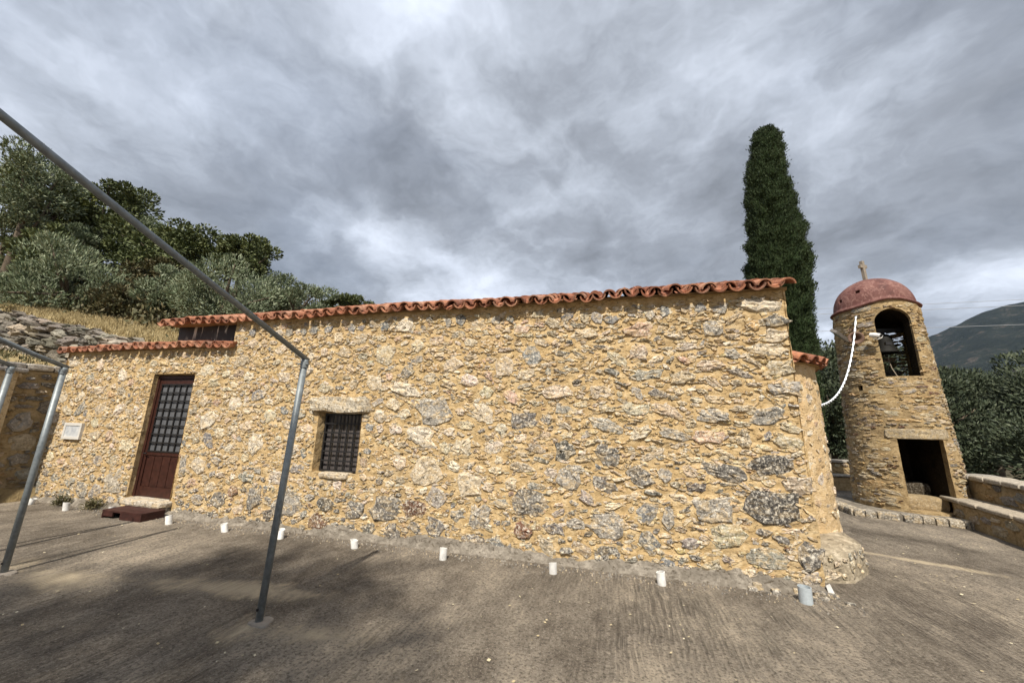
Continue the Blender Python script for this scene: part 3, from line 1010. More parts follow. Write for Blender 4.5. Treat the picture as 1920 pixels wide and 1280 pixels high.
grille(door, gx0, gx1, gz0, gz1, 5, 8, yf - 0.03, yf - 0.02, M_DOORGLASS)
Geo().box(gx0, gx1, yf - 0.008, yf + 0.004, gz0, gz1).obj('backing', M_IRON, door)
hv, hf = tube([(lx0 + 0.03, yf - 0.05, zp + 0.03), (lx0 + 0.03, yf - 0.085, zp + 0.03), (lx0 + 0.11, yf - 0.085, zp + 0.03)], 0.009, 8)
centred('handle', hv, hf, M_IRON, door)

# window
wx0, wx1, wz0, wz1 = WIN[0] + 0.026, WIN[1] - 0.03, WIN[2], WIN[3]
yw = 0.16
wg = Geo()
wg.box(wx0, wx0 + 0.035, yw - 0.05, yw, wz0, wz1).box(wx1 - 0.035, wx1, yw - 0.05, yw, wz0, wz1).box(wx0 + 0.035, wx1 - 0.035, yw - 0.05, yw, wz0, wz0 + 0.035).box(wx0 + 0.035, wx1 - 0.035, yw - 0.05, yw, wz1 - 0.035, wz1)
win = wg.obj('window', M_IRON, chapel)
grille(win, wx0 + 0.03, wx1 - 0.03, wz0 + 0.03, wz1 - 0.03, 5, 6, yw - 0.055, yw - 0.015, M_WINGLASS)

# marble plaque
pg = Geo()
P0, P1, Q0, Q1 = -10.18, -9.68, 1.11, 1.41
b_ = 0.05
pg.box(P0, P1, -0.052, 0.0, Q0, Q0 + b_).box(P0, P1, -0.052, 0.0, Q1 - b_, Q1).box(P0, P0 + b_, -0.05, 0.0, Q0 + b_, Q1 - b_).box(P1 - b_, P1, -0.05, 0.0, Q0 + b_, Q1 - b_)
plaque = pg.obj('plaque', M_MARBLE, chapel)
Geo().box(P0 + b_, P1 - b_, -0.042, 0.0, Q0 + b_, Q1 - b_).obj('inscription_field', M_PLAQUE, plaque)

# ---- roofs
SL = 0.36
AL = math.atan(SL)


def tile_mesh(name, up, r0=0.098, r1=0.078, L=0.44, th=0.016, n=9, arc=R(168)):
    V, F = [], []
    sgn = 1 if up else -1
    for (yy, r) in ((0.0, r0), (L, r1)):
        for rad_ in (r, r - th):
            for k in range(n + 1):
                t = -arc / 2 + arc * k / n
                V.append((rad_ * math.sin(t), yy, sgn * (rad_ * math.cos(t)) - sgn * r * math.cos(arc / 2) * 0))
    m = n + 1
    for k in range(n):
        F.append((k, k + 1, 2 * m + k + 1, 2 * m + k))
        F.append((m + k + 1, m + k, 3 * m + k, 3 * m + k + 1))
        F.append((k + 1, k, m + k, m + k + 1))
        F.append((2 * m + k, 2 * m + k + 1, 3 * m + k + 1, 3 * m + k))
    F.append((0, 2 * m, 3 * m, m))
    F.append((n, m + n, 3 * m + n, 2 * m + n))
    if not up:
        F = [f[::-1] for f in F]
    return mesh_from(name, V, F, smooth=False)


COVERS = [tile_mesh('roof_tile', True, 0.087 + d, 0.070 + d) for d in (-0.003, 0.0, 0.004)]
PANS = [tile_mesh('roof_tile', False, 0.089 + d, 0.074 + d) for d in (-0.003, 0.0, 0.004)]
for me in COVERS + PANS:
    me.materials.append(M_TILE)


def tile_at(me, x, y, z, pit, yawj, parent, rollj=0.0):
    o = bpy.data.objects.new('roof_tile', me)
    COL.objects.link(o)
    o.parent = parent
    o.location = Vector((x, y, z)) - world_loc(parent)
    o.rotation_euler = (pit, rollj, yawj)
    return o


def tile_geo(G, me, x, y, z, pit, yawj):
    Mx = Matrix.Translation((x, y, z)) @ Matrix.Rotation(yawj, 4, 'Z') @ Matrix.Rotation(pit, 4, 'X')
    G.add([tuple(Mx @ v.co) for v in me.vertices], [tuple(p.vertices) for p in me.polygons])


tr = random.Random(3)
restG = Geo()


def roof_rows(x0, x1, ye, ze, rows_ind, rows_all, pitch_x=0.2, sl=SL, sag=0.012):
    n = int(round((x1 - x0) / pitch_x))
    al = math.atan(sl)
    for r in range(rows_all):
        for i in range(n + 1):
            for up in (0, 1):
                if up and i == n:
                    continue
                x = x0 + (i + 0.5 * up) * pitch_x + tr.gauss(0, 0.011)
                d = r * 0.33 + tr.gauss(0, 0.018) + (0.035 if up else 0.0)
                w_ = sag * math.sin(x * 1.3) + 0.008 * math.sin(x * 4.1)
                z = ze + w_ + d * math.sin(al) + (0.012 if up else 0.062) + r * 0.0 + tr.gauss(0, 0.008)
                y = ye + d * math.cos(al)
                me = (COVERS if up else PANS)[tr.randrange(3)]
                p_, yw_ = al + tr.gauss(0, 0.02), tr.gauss(0, 0.045)
                if r < rows_ind:
                    tile_at(me, x, y, z, p_, yw_, chapel, tr.gauss(0, 0.05))
                    if r == 0 and not up:
                        tile_geo(restG, me, x + tr.gauss(0, 0.006), y + 0.03, z + 0.028, p_ + 0.03, yw_ + tr.gauss(0, 0.03))
                else:
                    tile_geo(restG, me, x, y, z, p_, yw_)


EZ = 3.225
roof_rows(-8.12, 1.90, -0.15, EZ, 2, 7)
roof_rows(-10.78, -6.44, -0.15, 2.795, 1, 2, sl=0.20)
rest_o = restG.obj('roof_tile_rows', M_TILE, chapel, cen=False)
rest_o['kind'] = 'stuff'
# roof beds
M_BED = mat_simple('roof_bed_mortar', (0.30, 0.20, 0.10), 0.95, 0.1, 0.3, 12, 0.5)
rb = Geo()
def slab_prism(G, x0, x1, pts):
    n = len(pts)
    V = [(x0, y, z) for y, z in pts] + [(x1, y, z) for y, z in pts]
    F = [tuple(range(n - 1, -1, -1)), tuple(range(n, 2 * n))] + [(k, (k + 1) % n, n + (k + 1) % n, n + k) for k in range(n)]
    G.add(V, F)
slab_prism(rb, NX - 0.03, XR + 0.03, [(0.0, HT + 0.004), (4.0, HT + 0.004), (4.12, HT + 0.01), (2.0, HT + 0.74), (-0.015, HT + 0.035)])
rb.obj('roof', M_BED, chapel)
rb = Geo()
slab_prism(rb, XL - 0.02, NX - 0.035, [(0.0, LOWZ + 0.004), (4.0, LOWZ + 0.004), (4.0, LOWZ + 0.25), (2.0, LOWZ + 0.30), (-0.015, LOWZ + 0.03)])
slab_prism(rb, NX - 0.034, -6.39, [(0.0, LOWZ + 0.004), (0.12, LOWZ + 0.004), (0.12, LOWZ + 0.05), (-0.015, LOWZ + 0.03)])
rb.obj('porch_roof', M_BED, chapel)
# dark flashing sheet between the two roofs
sg = Geo()
sx = np.linspace(-7.98, -6.40, 40)
Vs, Fs = [], []
for i, x in enumerate(sx):
    for j, z in enumerate(np.linspace(LOWZ + 0.05, HT + 0.03, 9)):
        Vs.append((x, 0.135 + 0.012 * math.sin(x * 7 + z * 3) + RNG.normal(0, 0.002), z))
Fs = [(i * 9 + j, (i + 1) * 9 + j, (i + 1) * 9 + j + 1, i * 9 + j + 1) for i in range(39) for j in range(8)]
centred('dark_flashing', Vs, Fs, M_SHEET, chapel, smooth=True)
Geo().box(-8.0, -6.385, 0.16, 0.398, LOWZ + 0.006, HT).obj('gable_return', M_MORTAR, chapel)
# verge tiles over the right gable
for k in range(6):
    tile_at(COVERS[k % 3], XR + 0.0, -0.13 + k * 0.31, EZ + 0.03 + k * 0.31 * SL, AL, 0, chapel)

# apse
AC, AR, AZt = (1.95, 2.0), 1.04, 2.52
nA, nZ = 90, 90
Va, Fa = [], []
for j in range(nZ + 1):
    z = -0.05 + (AZt + 0.05) * j / nZ
    for i in range(nA + 1):
        t = -math.pi / 2 + math.pi * i / nA
        r = AR + 0.03 * (1 - z / AZt)
        Va.append((AC[0] + r * math.cos(t), AC[1] + r * math.sin(t), z))
Va = np.array(Va)
nrm = np.stack([Va[:, 0] - AC[0], Va[:, 1] - AC[1], 0 * Va[:, 0]], 1)
nrm /= np.linalg.norm(nrm, axis=1, keepdims=True)
Va = Va + nrm * (0.05 * fbm(Va * 3, 3, 51) + 0.03 * fbm(Va * 13, 3, 52))[:, None]
Fa = [(j * (nA + 1) + i, j * (nA + 1) + i + 1, (j + 1) * (nA + 1) + i + 1, (j + 1) * (nA + 1) + i) for j in range(nZ) for i in range(nA)]
centred('apse', Va, Fa, M_PLASTER, chapel, smooth=True)
# apse stones (few show through the plaster)
Fap = Field(-1.7, 0.6, 0.1, 2.4)
for k in range(900):
    a = rng.uniform(0.03, 0.10)
    kd = 'rubble'
    Fap.try_put(rng.uniform(-1.65, 0.5), rng.uniform(0.15, 2.3), a, a * rng.uniform(0.4, 0.9), rng.normal(0, 0.3), 0.02,
                ('flake', pick(rng, [(CREAM, 5), (WARM, 3), ((0.52, 0.38, 0.24), 4), (BUFF, 1.5), (GREY, 0.3)]), rng.uniform(0.004, 0.012)))


def map_apse(P):
    t = P[:, 0] / AR
    r = AR + 0.03 * (1 - P[:, 1] / AZt) + P[:, 2]
    return np.stack([AC[0] + r * np.cos(t), AC[1] + r * np.sin(t), P[:, 1]], 1)


emit_stones(Fap.items, map_apse, chapel, rng, M_STONE, 0, stuff='apse_stones')
# apse tiles
for i in range(17):
    t = -math.pi / 2 + math.pi * i / 16
    for up in (0, 1):
        tt = t + up * math.pi / 32
        rr_ = AR + 0.14
        me = (COVERS if up else PANS)[i % 3]
        o = tile_at(me, AC[0] + rr_ * math.cos(tt), AC[1] + rr_ * math.sin(tt), AZt + (0.02 if up else 0.07), R(24), tt + math.pi / 2, chapel)
# conical roof over the apse
Vc = [(AC[0], AC[1], AZt + 0.62)] + [(AC[0] + (AR + 0.06) * math.cos(-math.pi / 2 + math.pi * i / 24), AC[1] + (AR + 0.06) * math.sin(-math.pi / 2 + math.pi * i / 24), AZt + 0.0) for i in range(25)]
Fc = [(0, i + 1, i + 2) for i in range(24)] + [tuple(range(25, 0, -1))]
centred('apse_roof', Vc, Fc, M_BED, chapel)
# masonry footing block at the foot of the apse
bp_ = [(2.03, 0.30), (2.46, 0.44), (2.80, 0.84), (2.92, 1.45), (2.2, 1.7)]
nb_ = len(bp_)
Gb = Geo()
cenb = np.mean(bp_, 0)
lv = [(-0.04, 1.05), (0.06, 1.0), (0.16, 0.97), (0.26, 0.94), (0.30, 0.92), (0.33, 0.6), (0.34, 0.0)]
Vb_ = []
per = []
for k in range(nb_):
    p_, q_ = np.array(bp_[k]), np.array(bp_[(k + 1) % nb_])
    per += [p_ + (q_ - p_) * t / 8 for t in range(8)]
for (z, sc) in lv:
    for p_ in per:
        xy = cenb + (p_ - cenb) * sc
        Vb_.append((xy[0], xy[1], z))
Vb_ = np.array(Vb_)
for d in range(3):
    Vb_[:, d] += 0.035 * fbm(Vb_ * 6 + d * 7.7, 4, 55 + d)
m_ = len(per)
Fb_ = [(j * m_ + i, j * m_ + (i + 1) % m_, (j + 1) * m_ + (i + 1) % m_, (j + 1) * m_ + i) for j in range(len(lv) - 1) for i in range(m_)]
centred('buttress', Vb_, Fb_, mat_mortar('buttress_plaster', (0.16, 0.135, 0.10), (0.31, 0.26, 0.185), (0.52, 0.45, 0.34), 0.7, (0.14, 0.13, 0.12)), chapel, smooth=True)
Fbt = Field(0.0, 1.3, 0.0, 0.31)
for k in range(160):
    a_ = rng.uniform(0.03, 0.10)
    Fbt.try_put(rng.uniform(0.06, 1.2), rng.uniform(0.05, 0.25), a_, a_ * rng.uniform(0.5, 0.9), rng.normal(0, 0.3), 0.008, ('rubble', pick(rng, [(GREY, 3), (BUFF, 3), (DGREY, 1), (CREAM, 3)]), 0.016))


def map_but(P):
    pts_ = [np.array(q) for q in bp_[:4]]
    seg = [np.linalg.norm(pts_[i + 1] - pts_[i]) for i in range(3)]
    cum = np.concatenate([[0], np.cumsum(seg)])
    x_ = np.interp(P[:, 0], cum, [q[0] for q in pts_])
    y_ = np.interp(P[:, 0], cum, [q[1] for q in pts_])
    dv = np.stack([x_ - cenb[0], y_ - cenb[1]], 1)
    dv /= np.linalg.norm(dv, axis=1, keepdims=True)
    k_ = P[:, 2] + 0.005 - 0.12 * P[:, 1]
    return np.stack([x_ + dv[:, 0] * k_, y_ + dv[:, 1] * k_, P[:, 1]], 1)


emit_stones(Fbt.items, map_but, chapel, rng, M_STONE, 0, stuff='buttress_stones')

# ================================================================== BELL TOWER
TC = np.array([5.95, 5.40])
TB, TT = 0.10, 4.40


def tower_r(z):
    return np.interp(z, [0.0, 0.6, 2.0, 3.6, 4.5], [0.89, 0.87, 0.815, 0.755, 0.73])


tower = thing('bell_tower', 'round tapering rubble stone bell tower with an arched belfry and red dome', 'bell tower', (TC[0], TC[1], 0))
FA = R(-7.5)     # facing of the openings, measured from -Y
fdir = Vector((math.sin(FA), -math.cos(FA), 0))


def rim_z(phi):   # phi measured from the facing
    return 4.34 + 0.11 * np.maximum(0, np.cos(phi)) ** 6 + 0.05 * np.maximum(0, np.cos(phi + math.pi)) ** 6


nA, nZ = 120, 100
Vt = []
for j in range(nZ + 1):
    for i in range(nA):
        t = 2 * math.pi * i / nA
        phi = t - FA
        z = TB - 0.1 + (rim_z(phi) - TB + 0.1) * j / nZ
        r = tower_r(z)
        p = np.array([TC[0] + r * math.sin(t), TC[1] - r * math.cos(t), z])
        Vt.append(p)
Vt = np.array(Vt)
nrm = np.stack([Vt[:, 0] - TC[0], Vt[:, 1] - TC[1], 0 * Vt[:, 0]], 1)
nrm /= np.linalg.norm(nrm, axis=1, keepdims=True)
Vt = Vt + nrm * (0.05 * fbm(Vt * 2.5, 3, 61) + 0.025 * fbm(Vt * np.array([9, 9, 22]), 3, 62))[:, None]
Ft = [(j * nA + i, j * nA + (i + 1) % nA, (j + 1) * nA + (i + 1) % nA, (j + 1) * nA + i) for j in range(nZ) for i in range(nA)]
Ft.append(tuple(range(nA - 1, -1, -1)))
Ft.append(tuple(nZ * nA + i for i in range(nA)))


def bool_diff(base_me, cutters):
    o = bpy.data.objects.new('tmp', base_me)
    COL.objects.link(o)
    tmp = [o]
    for V, F in cutters:
        me = mesh_from('cut', V, F)
        bm = bmesh.new()
        bm.from_mesh(me)
        bmesh.ops.recalc_face_normals(bm, faces=bm.faces[:])
        bm.to_mesh(me)
        bm.free()
        c = bpy.data.objects.new('cut', me)
        COL.objects.link(c)
        tmp.append(c)
        md = o.modifiers.new('b', 'BOOLEAN')
        md.operation = 'DIFFERENCE'
        md.object = c
        md.solver = 'EXACT'
    dg_ = bpy.context.evaluated_depsgraph_get()
    dg_.update()
    res = bpy.data.meshes.new_from_object(o.evaluated_get(dg_))
    for t in tmp:
        bpy.data.objects.remove(t, do_unlink=True)
    return res


def local_prism(profile, y0, y1):
    """profile in (side, z); extruded along the facing from distance y0 to y1 (from the tower axis, + = front)"""
    side = Vector((math.cos(FA), math.sin(FA), 0))
    n = len(profile)
    V = []
    ds = [y0] + [d for d in (-0.62, -0.3, 0.0, 0.3, 0.52, 0.62) if y0 < d < y1] + [y1]
    for d in ds:
        for (s, z) in profile:
            p = Vector((TC[0], TC[1], 0)) + side * s + fdir * d
            V.append((p.x, p.y, z))
    m = len(ds) - 1
    F = [tuple(range(n)), tuple(range((m + 1) * n - 1, m * n - 1, -1))] + [(j * n + k, (j + 1) * n + k, (j + 1) * n + (k + 1) % n, j * n + (k + 1) % n) for j in range(m) for k in range(n)]
    return V, F


arch = [(-0.30, 2.76), (0.30, 2.76)] + [(0.30 * math.cos(math.pi * k / 16), 3.94 + 0.30 * math.sin(math.pi * k / 16)) for k in range(17)]
cuts = [local_prism(arch, -1.3, 1.3)]
rear = [(0.16, 2.78), (0.62, 2.78)] + [(0.39 + 0.23 * math.cos(math.pi * k / 12), 3.80 + 0.23 * math.sin(math.pi * k / 12)) for k in range(13)]
cuts.append(local_prism(rear, -1.3, -0.05))
cV, cF = lathe([(0.0001, 2.765), (0.50, 2.765), (0.48, 4.05), (0.0001, 4.22)], 32, (TC[0], TC[1], 0))
cuts.append((cV, cF))
cuts.append(local_prism([(-0.34, 0.14), (0.36, 0.14), (0.37, 1.49), (-0.33, 1.49)], -0.55, 1.4))
# putlog hole
cuts.append(([(TC[0] + x, TC[1] + y, z) for (x, y, z) in [(-0.95, -0.55, 2.49), (-0.60, -0.36, 2.49), (-0.65, -0.27, 2.49), (-1.0, -0.46, 2.49), (-0.95, -0.55, 2.61), (-0.60, -0.36, 2.61), (-0.65, -0.27, 2.61), (-1.0, -0.46, 2.61)]],
             [(0, 3, 2, 1), (4, 5, 6, 7), (0, 1, 5, 4), (1, 2, 6, 5), (2, 3, 7, 6), (3, 0, 4, 7)]))
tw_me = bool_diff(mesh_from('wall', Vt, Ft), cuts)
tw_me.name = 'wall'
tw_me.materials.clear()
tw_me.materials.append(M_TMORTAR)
tw_me.materials.append(mat_mortar('painted_shade_masonry', (0.012, 0.0095, 0.007), (0.022, 0.017, 0.011), (0.038, 0.028, 0.018), 0.5, (0.012, 0.010, 0.008)))  # shade inside niche and belfry painted as near-black masonry
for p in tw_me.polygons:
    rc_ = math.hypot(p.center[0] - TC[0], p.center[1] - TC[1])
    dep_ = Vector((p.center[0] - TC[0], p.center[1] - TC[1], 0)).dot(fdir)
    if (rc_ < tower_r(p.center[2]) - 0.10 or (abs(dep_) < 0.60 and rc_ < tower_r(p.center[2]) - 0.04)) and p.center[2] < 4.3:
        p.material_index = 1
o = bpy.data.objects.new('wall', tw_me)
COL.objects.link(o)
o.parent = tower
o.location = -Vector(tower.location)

# niche step and sill
def fr(s, d, z):
    side = Vector((math.cos(FA), math.sin(FA), 0))
    p = Vector((TC[0], TC[1], 0)) + side * s + fdir * d
    return (p.x, p.y, z)


def fr_box(name, s0, s1, d0, d1, z0, z1, mat, parent, col, jit=0.015, seed=0):
    V, F = rough_block(s0, s1, d0, d1, z0, z1, jit, seed=seed)
    W = np.array([fr(p[0], p[1], p[2]) for p in V])
    F = [f[::-1] for f in F]
    return centred(name, W, F, mat, parent, np.array(col))


fr_box('niche_step', -0.32, 0.34, 0.10, 0.62, 0.12, 0.38, M_STONE_DRY, tower, (0.34, 0.26, 0.15), 0.015, 1)
fr_box('niche_step', -0.32, 0.34, -0.5, 0.12, 0.36, 0.60, M_STONE_DRY, tower, (0.05, 0.04, 0.027), 0.015, 2)  # inner step tinted near black to go with the niche's painted shade
V, F = rough_block(-0.50, 0.52, -0.10, 0.022, 1.50, 1.70, 0.02, seed=3)
W = np.stack([TC[0] + (tower_r(V[:, 2]) + V[:, 1]) * np.sin(FA + V[:, 0] / 0.82), TC[1] - (tower_r(V[:, 2]) + V[:, 1]) * np.cos(FA + V[:, 0] / 0.82), V[:, 2]], 1)
centred('lintel', W, [f[::-1] for f in F], M_TSTONE, tower, np.array((0.33, 0.27, 0.18)))

Ftw = Field(-2.75, 2.75, 0.12, 4.36)
RT = 0.82


def blk(s0, s1, z0, z1):
    a0, a1 = math.asin(max(-0.99, s0 / 0.80)) + FA, math.asin(min(0.99, s1 / 0.80)) + FA
    Ftw.block(a0 * RT, a1 * RT, z0, z1)


blk(-0.34, 0.36, 0.0, 1.50)
blk(-0.54, 0.56, 1.48, 1.72)
blk(-0.31, 0.31, 2.74, 4.0)
for k in range(8):
    zz = 3.94 + 0.31 * k / 8
    hw = math.sqrt(max(0.0, 0.31 ** 2 - (zz - 3.94) ** 2))
    blk(-hw, hw, zz, zz + 0.04)
Ftw.block(-1.25 * RT - 0.05, -0.98 * RT, 2.47, 2.63)
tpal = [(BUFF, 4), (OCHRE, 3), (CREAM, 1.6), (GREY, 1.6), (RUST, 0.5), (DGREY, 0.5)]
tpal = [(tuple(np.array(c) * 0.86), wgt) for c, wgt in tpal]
for (tries, amin, amax, gap) in [(1200, 0.10, 0.19, 0.008), (4000, 0.06, 0.12, 0.005), (12000, 0.03, 0.075, 0.003)]:
    for k in range(tries):
        u, v = rng.uniform(-2.7, 2.7), rng.uniform(0.16, 4.30)
        if rim_z(u / RT - FA) < v + 0.05:
            continue
        a = rng.uniform(amin, amax)
        rt = rng.uniform(0.16, 0.42)
        Ftw.try_put(u, v, a, a * rt, rng.normal(0, 0.09), gap, ('slab' if rt < 0.4 else 'rubble', pick(rng, tpal), rng.uniform(0.007, 0.019)))


def map_tower(P):
    t = P[:, 0] / RT
    r = tower_r(P[:, 1]) + P[:, 2]
    return np.stack([TC[0] + r * np.sin(t), TC[1] - r * np.cos(t), P[:, 1]], 1)


# those facing the yard come first
front = [i for i in Ftw.items if -1.9 < i[0] < 1.6]
back = [i for i in Ftw.items if not (-1.9 < i[0] < 1.6)]
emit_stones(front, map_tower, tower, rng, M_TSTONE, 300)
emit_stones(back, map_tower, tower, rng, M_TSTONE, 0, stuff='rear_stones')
print('tower stones', len(Ftw.items))

# dome with vent holes
nA = 96
ts = np.concatenate([np.linspace(0, math.pi / 2, 26)])
Vd = []
rings = [(0.68, -0.05), (0.768, -0.045), (0.785, -0.02), (0.765, 0.005), (0.715, 0.02)]
for (r, dz0_) in rings:
    for i in range(nA):
        t = 2 * math.pi * i / nA
        Vd.append((TC[0] + r * math.sin(t), TC[1] - r * math.cos(t), rim_z(t - FA) + dz0_ + 0.03))
for q in ts[1:-1]:
    for i in range(nA):
        t = 2 * math.pi * i / nA
        zb = rim_z(t - FA) + 0.05
        r = 0.712 * math.cos(q) ** 0.92
        Vd.append((TC[0] + r * math.sin(t), TC[1] - r * math.cos(t), zb + (5.13 - zb) * math.sin(q) ** 0.97))
nr_ = len(rings) + len(ts) - 2
Fd = [(j * nA + i, j * nA + (i + 1) % nA, (j + 1) * nA + (i + 1) % nA, (j + 1) * nA + i) for j in range(nr_ - 1) for i in range(nA)]
Vd.append((TC[0], TC[1], 5.135))
for i in range(nA):
    Fd.append(((nr_ - 1) * nA + i, (nr_ - 1) * nA + (i + 1) % nA, len(Vd) - 1))
Fd.append(tuple(range(nA - 1, -1, -1)))
Vd = np.array(Vd)
Vd[:, 2] += 0.02 * fbm(Vd * 4, 3, 71)
hc = []
for (ang, z) in ((-48, 4.72), (42, 4.84), (-80, 4.58), (132, 4.8), (-138, 4.8)):
    t = R(ang)
    c = Vector((TC[0] + 0.60 * math.sin(t), TC[1] - 0.60 * math.cos(t), z))
    Mx = Matrix.Translation(c) @ Matrix.Rotation(t, 4, 'Z') @ Matrix.Rotation(R(-25), 4, 'X')
    G = Geo().box(-0.042, 0.042, -0.30, 0.12, -0.042, 0.042)
    hc.append(([tuple(Mx @ Vector(v)) for v in G.v], G.f))
d_me = bool_diff(mesh_from('dome', Vd, Fd), hc)
d_me.name = 'dome'
d_me.materials.clear()
d_me.materials.append(M_DOME)
for p in d_me.polygons:
    p.use_smooth = len(p.vertices) == 4 and p.area < 0.01
dome = bpy.data.objects.new('dome', d_me)
COL.objects.link(dome)
dome.parent = tower
dome.location = -Vector(tower.location)
# cross
cg = Geo()
cg.box(-0.034, 0.034, -0.032, 0.032, -0.05, 0.50).box(-0.10, -0.035, -0.03, 0.03, 0.32, 0.40).box(0.035, 0.10, -0.03, 0.03, 0.32, 0.40)
me = mesh_from('cross', cg.v, cg.f)
o = place('cross', me, M_CROSS, tower, (TC[0] - 0.05, TC[1] - 0.02, 5.13), (0, R(-2), R(28)))

# plinth of the tower: a low ledge with edge stones
pl = [(4.52, 5.9), (4.50, 4.50), (5.15, 4.26), (5.95, 4.02), (6.45, 4.25), (7.2, 5.0), (7.2, 6.6), (4.7, 6.6)]
n = len(pl)
V = [(x, y, -0.04) for x, y in pl] + [(x, y, 0.10) for x, y in pl]
F = [tuple(range(n, 2 * n))] + [(k, (k + 1) % n, n + (k + 1) % n, n + k) for k in range(n)]
plinth = centred('plinth', V, F, M_CEMENT, tower)
for (p, q) in ((pl[0], pl[1]), (pl[1], pl[2]), (pl[2], pl[3]), (pl[3], pl[4])):
    p, q = Vector((*p, 0)), Vector((*q, 0))
    L = (q - p).length
    t = 0.0
    while t < L - 0.05:
        l = min(random.uniform(0.14, 0.32), L - t)
        c = p + (q - p) * ((t + l / 2) / L)
        ang = math.atan2((q - p).y, (q - p).x)
        V, F = rough_block(-l / 2, l / 2, -0.05, 0.22, -0.02, 0.118, 0.014, seed=int(t * 100))
        ca, sa = math.cos(ang), math.sin(ang)
        W = np.stack([c.x + V[:, 0] * ca - V[:, 1] * sa, c.y + V[:, 0] * sa + V[:, 1] * ca, V[:, 2]], 1)
        centred('edge_stone', W, F, M_STONE, plinth, np.array(random.choice([(0.24, 0.22, 0.19), (0.32, 0.28, 0.22), (0.36, 0.33, 0.28), DGREY])))
        t += l + 0.012

# ---- bell
bell = thing('church_bell', 'dark bronze church bell hanging in the arch of the tower', 'bell', (5.93, 5.22, 3.30))
bp = [(0.0001, 0.44), (0.05, 0.44), (0.10, 0.42), (0.135, 0.36), (0.15, 0.25), (0.165, 0.13), (0.20, 0.04), (0.235, 0.0), (0.215, 0.0), (0.15, 0.1), (0.12, 0.3), (0.0001, 0.38)]
V, F = lathe(bp, 28, (5.93, 5.22, 3.34))
centred('bell_cup', V, F, M_BRONZE, bell, smooth=True)
V, F = tube([(5.93, 5.22, 3.66), (5.93, 5.22, 3.33), (5.94, 5.22, 3.26)], [0.012, 0.014, 0.03], 8)
centred('clapper', V, F, M_IRON, bell, smooth=True)
V, F = tube([(5.94, 5.21, 3.25), (5.96, 5.18, 3.0), (6.0, 5.1, 2.77)], 0.010, 6)
centred('bell_rope', V, F, mat_simple('bell_rope', (0.25, 0.21, 0.16), 0.9), bell)
Geo().box(5.47, 6.42, 5.17, 5.27, 3.82, 3.90).obj('yoke', M_IRON, bell)
Geo().box(5.90, 5.96, 5.19, 5.25, 3.77, 3.819).obj('hanger', M_IRON, bell)

# ---- fittings on the tower
fl = thing('floodlight', 'flat grey rectangular floodlight on the left side of the bell tower', 'floodlight', (5.10, 5.10, 3.72))
G = Geo().box(-0.17, 0.17, -0.11, 0.11, -0.03, 0.03)
Mx = Matrix.Translation((5.02, 5.02, 3.75)) @ Matrix.Rotation(R(22), 4, 'Z') @ Matrix.Rotation(R(34), 4, 'Y') @ Matrix.Rotation(R(32), 4, 'X')
centred('housing', [tuple(Mx @ Vector(v)) for v in G.v], G.f, M_GREYMETAL, fl)
G = Geo().box(-0.155, 0.155, -0.095, 0.095, -0.036, -0.0305)
centred('glass', [tuple(Mx @ Vector(v)) for v in G.v], G.f, mat_glass('lamp_glass', (0.30, 0.31, 0.31)), fl)
V, F = tube([(5.08, 5.06, 3.70), (5.16, 5.10, 3.62), (5.30, 5.14, 3.60)], 0.016, 8)
centred('bracket', V, F, M_GREYMETAL, fl)

hs = thing('horn_speaker', 'round brown horn loudspeaker beside the floodlight on the tower', 'loudspeaker', (5.24, 4.95, 3.62))
hp = [(0.0001, -0.02), (0.035, -0.02), (0.05, 0.06), (0.085, 0.14), (0.14, 0.19), (0.14, 0.20), (0.09, 0.17), (0.05, 0.10), (0.0001, 0.05)]
V, F = lathe(hp, 24)
Mx = Matrix.Translation((5.235, 4.92, 3.63)) @ Matrix.Rotation(R(-20), 4, 'Z') @ Matrix.Rotation(R(95), 4, 'X')
centred('horn', [tuple(Mx @ Vector(v)) for v in V], F, mat_simple('brown_horn', (0.14, 0.085, 0.06), 0.6), hs, smooth=True)
V, F = tube([(5.235, 4.95, 3.63), (5.30, 5.05, 3.58)], 0.02, 8)
centred('bracket', V, F, M_GREYMETAL, hs)

cm = thing('security_camera', 'small white camera with curled wires on the tower beside the arch', 'camera', (5.48, 4.74, 3.62))
V, F = tube([(5.40, 4.68, 3.66), (5.44, 4.62, 3.64), (5.50, 4.55, 3.61)], [0.045, 0.05, 0.045], 12)
centred('camera_body', V, F, M_PVC, cm)
V, F = tube([(5.505, 4.543, 3.608), (5.512, 4.533, 3.604)], 0.034, 12)
centred('lens', V, F, M_IRON, cm)
V, F = tube([(5.44, 4.68, 3.60), (5.50, 4.68, 3.55), (5.56, 4.63, 3.58), (5.60, 4.66, 3.63), (5.55, 4.70, 3.66), (5.51, 4.70, 3.60)], 0.012, 6)
centred('wire', V, F, M_PVC, cm)
jb = tag(Geo().box(5.60, 5.70, 4.595, 4.66, 3.42, 3.48).obj('junction_box', M_IRON), 'small black junction box on the tower left of the arch', 'junction box')

# white twisted cable from the apse to the tower
def cable_pt(t):
    a, b = Vector((5.34, 4.93, 4.15)), Vector((3.20, 2.70, 2.02))
    p = a.lerp(b, t)
    p.z -= 1.05 * 4 * t * (1 - t) * (1 - 0.35 * t) * 0.8
    return p


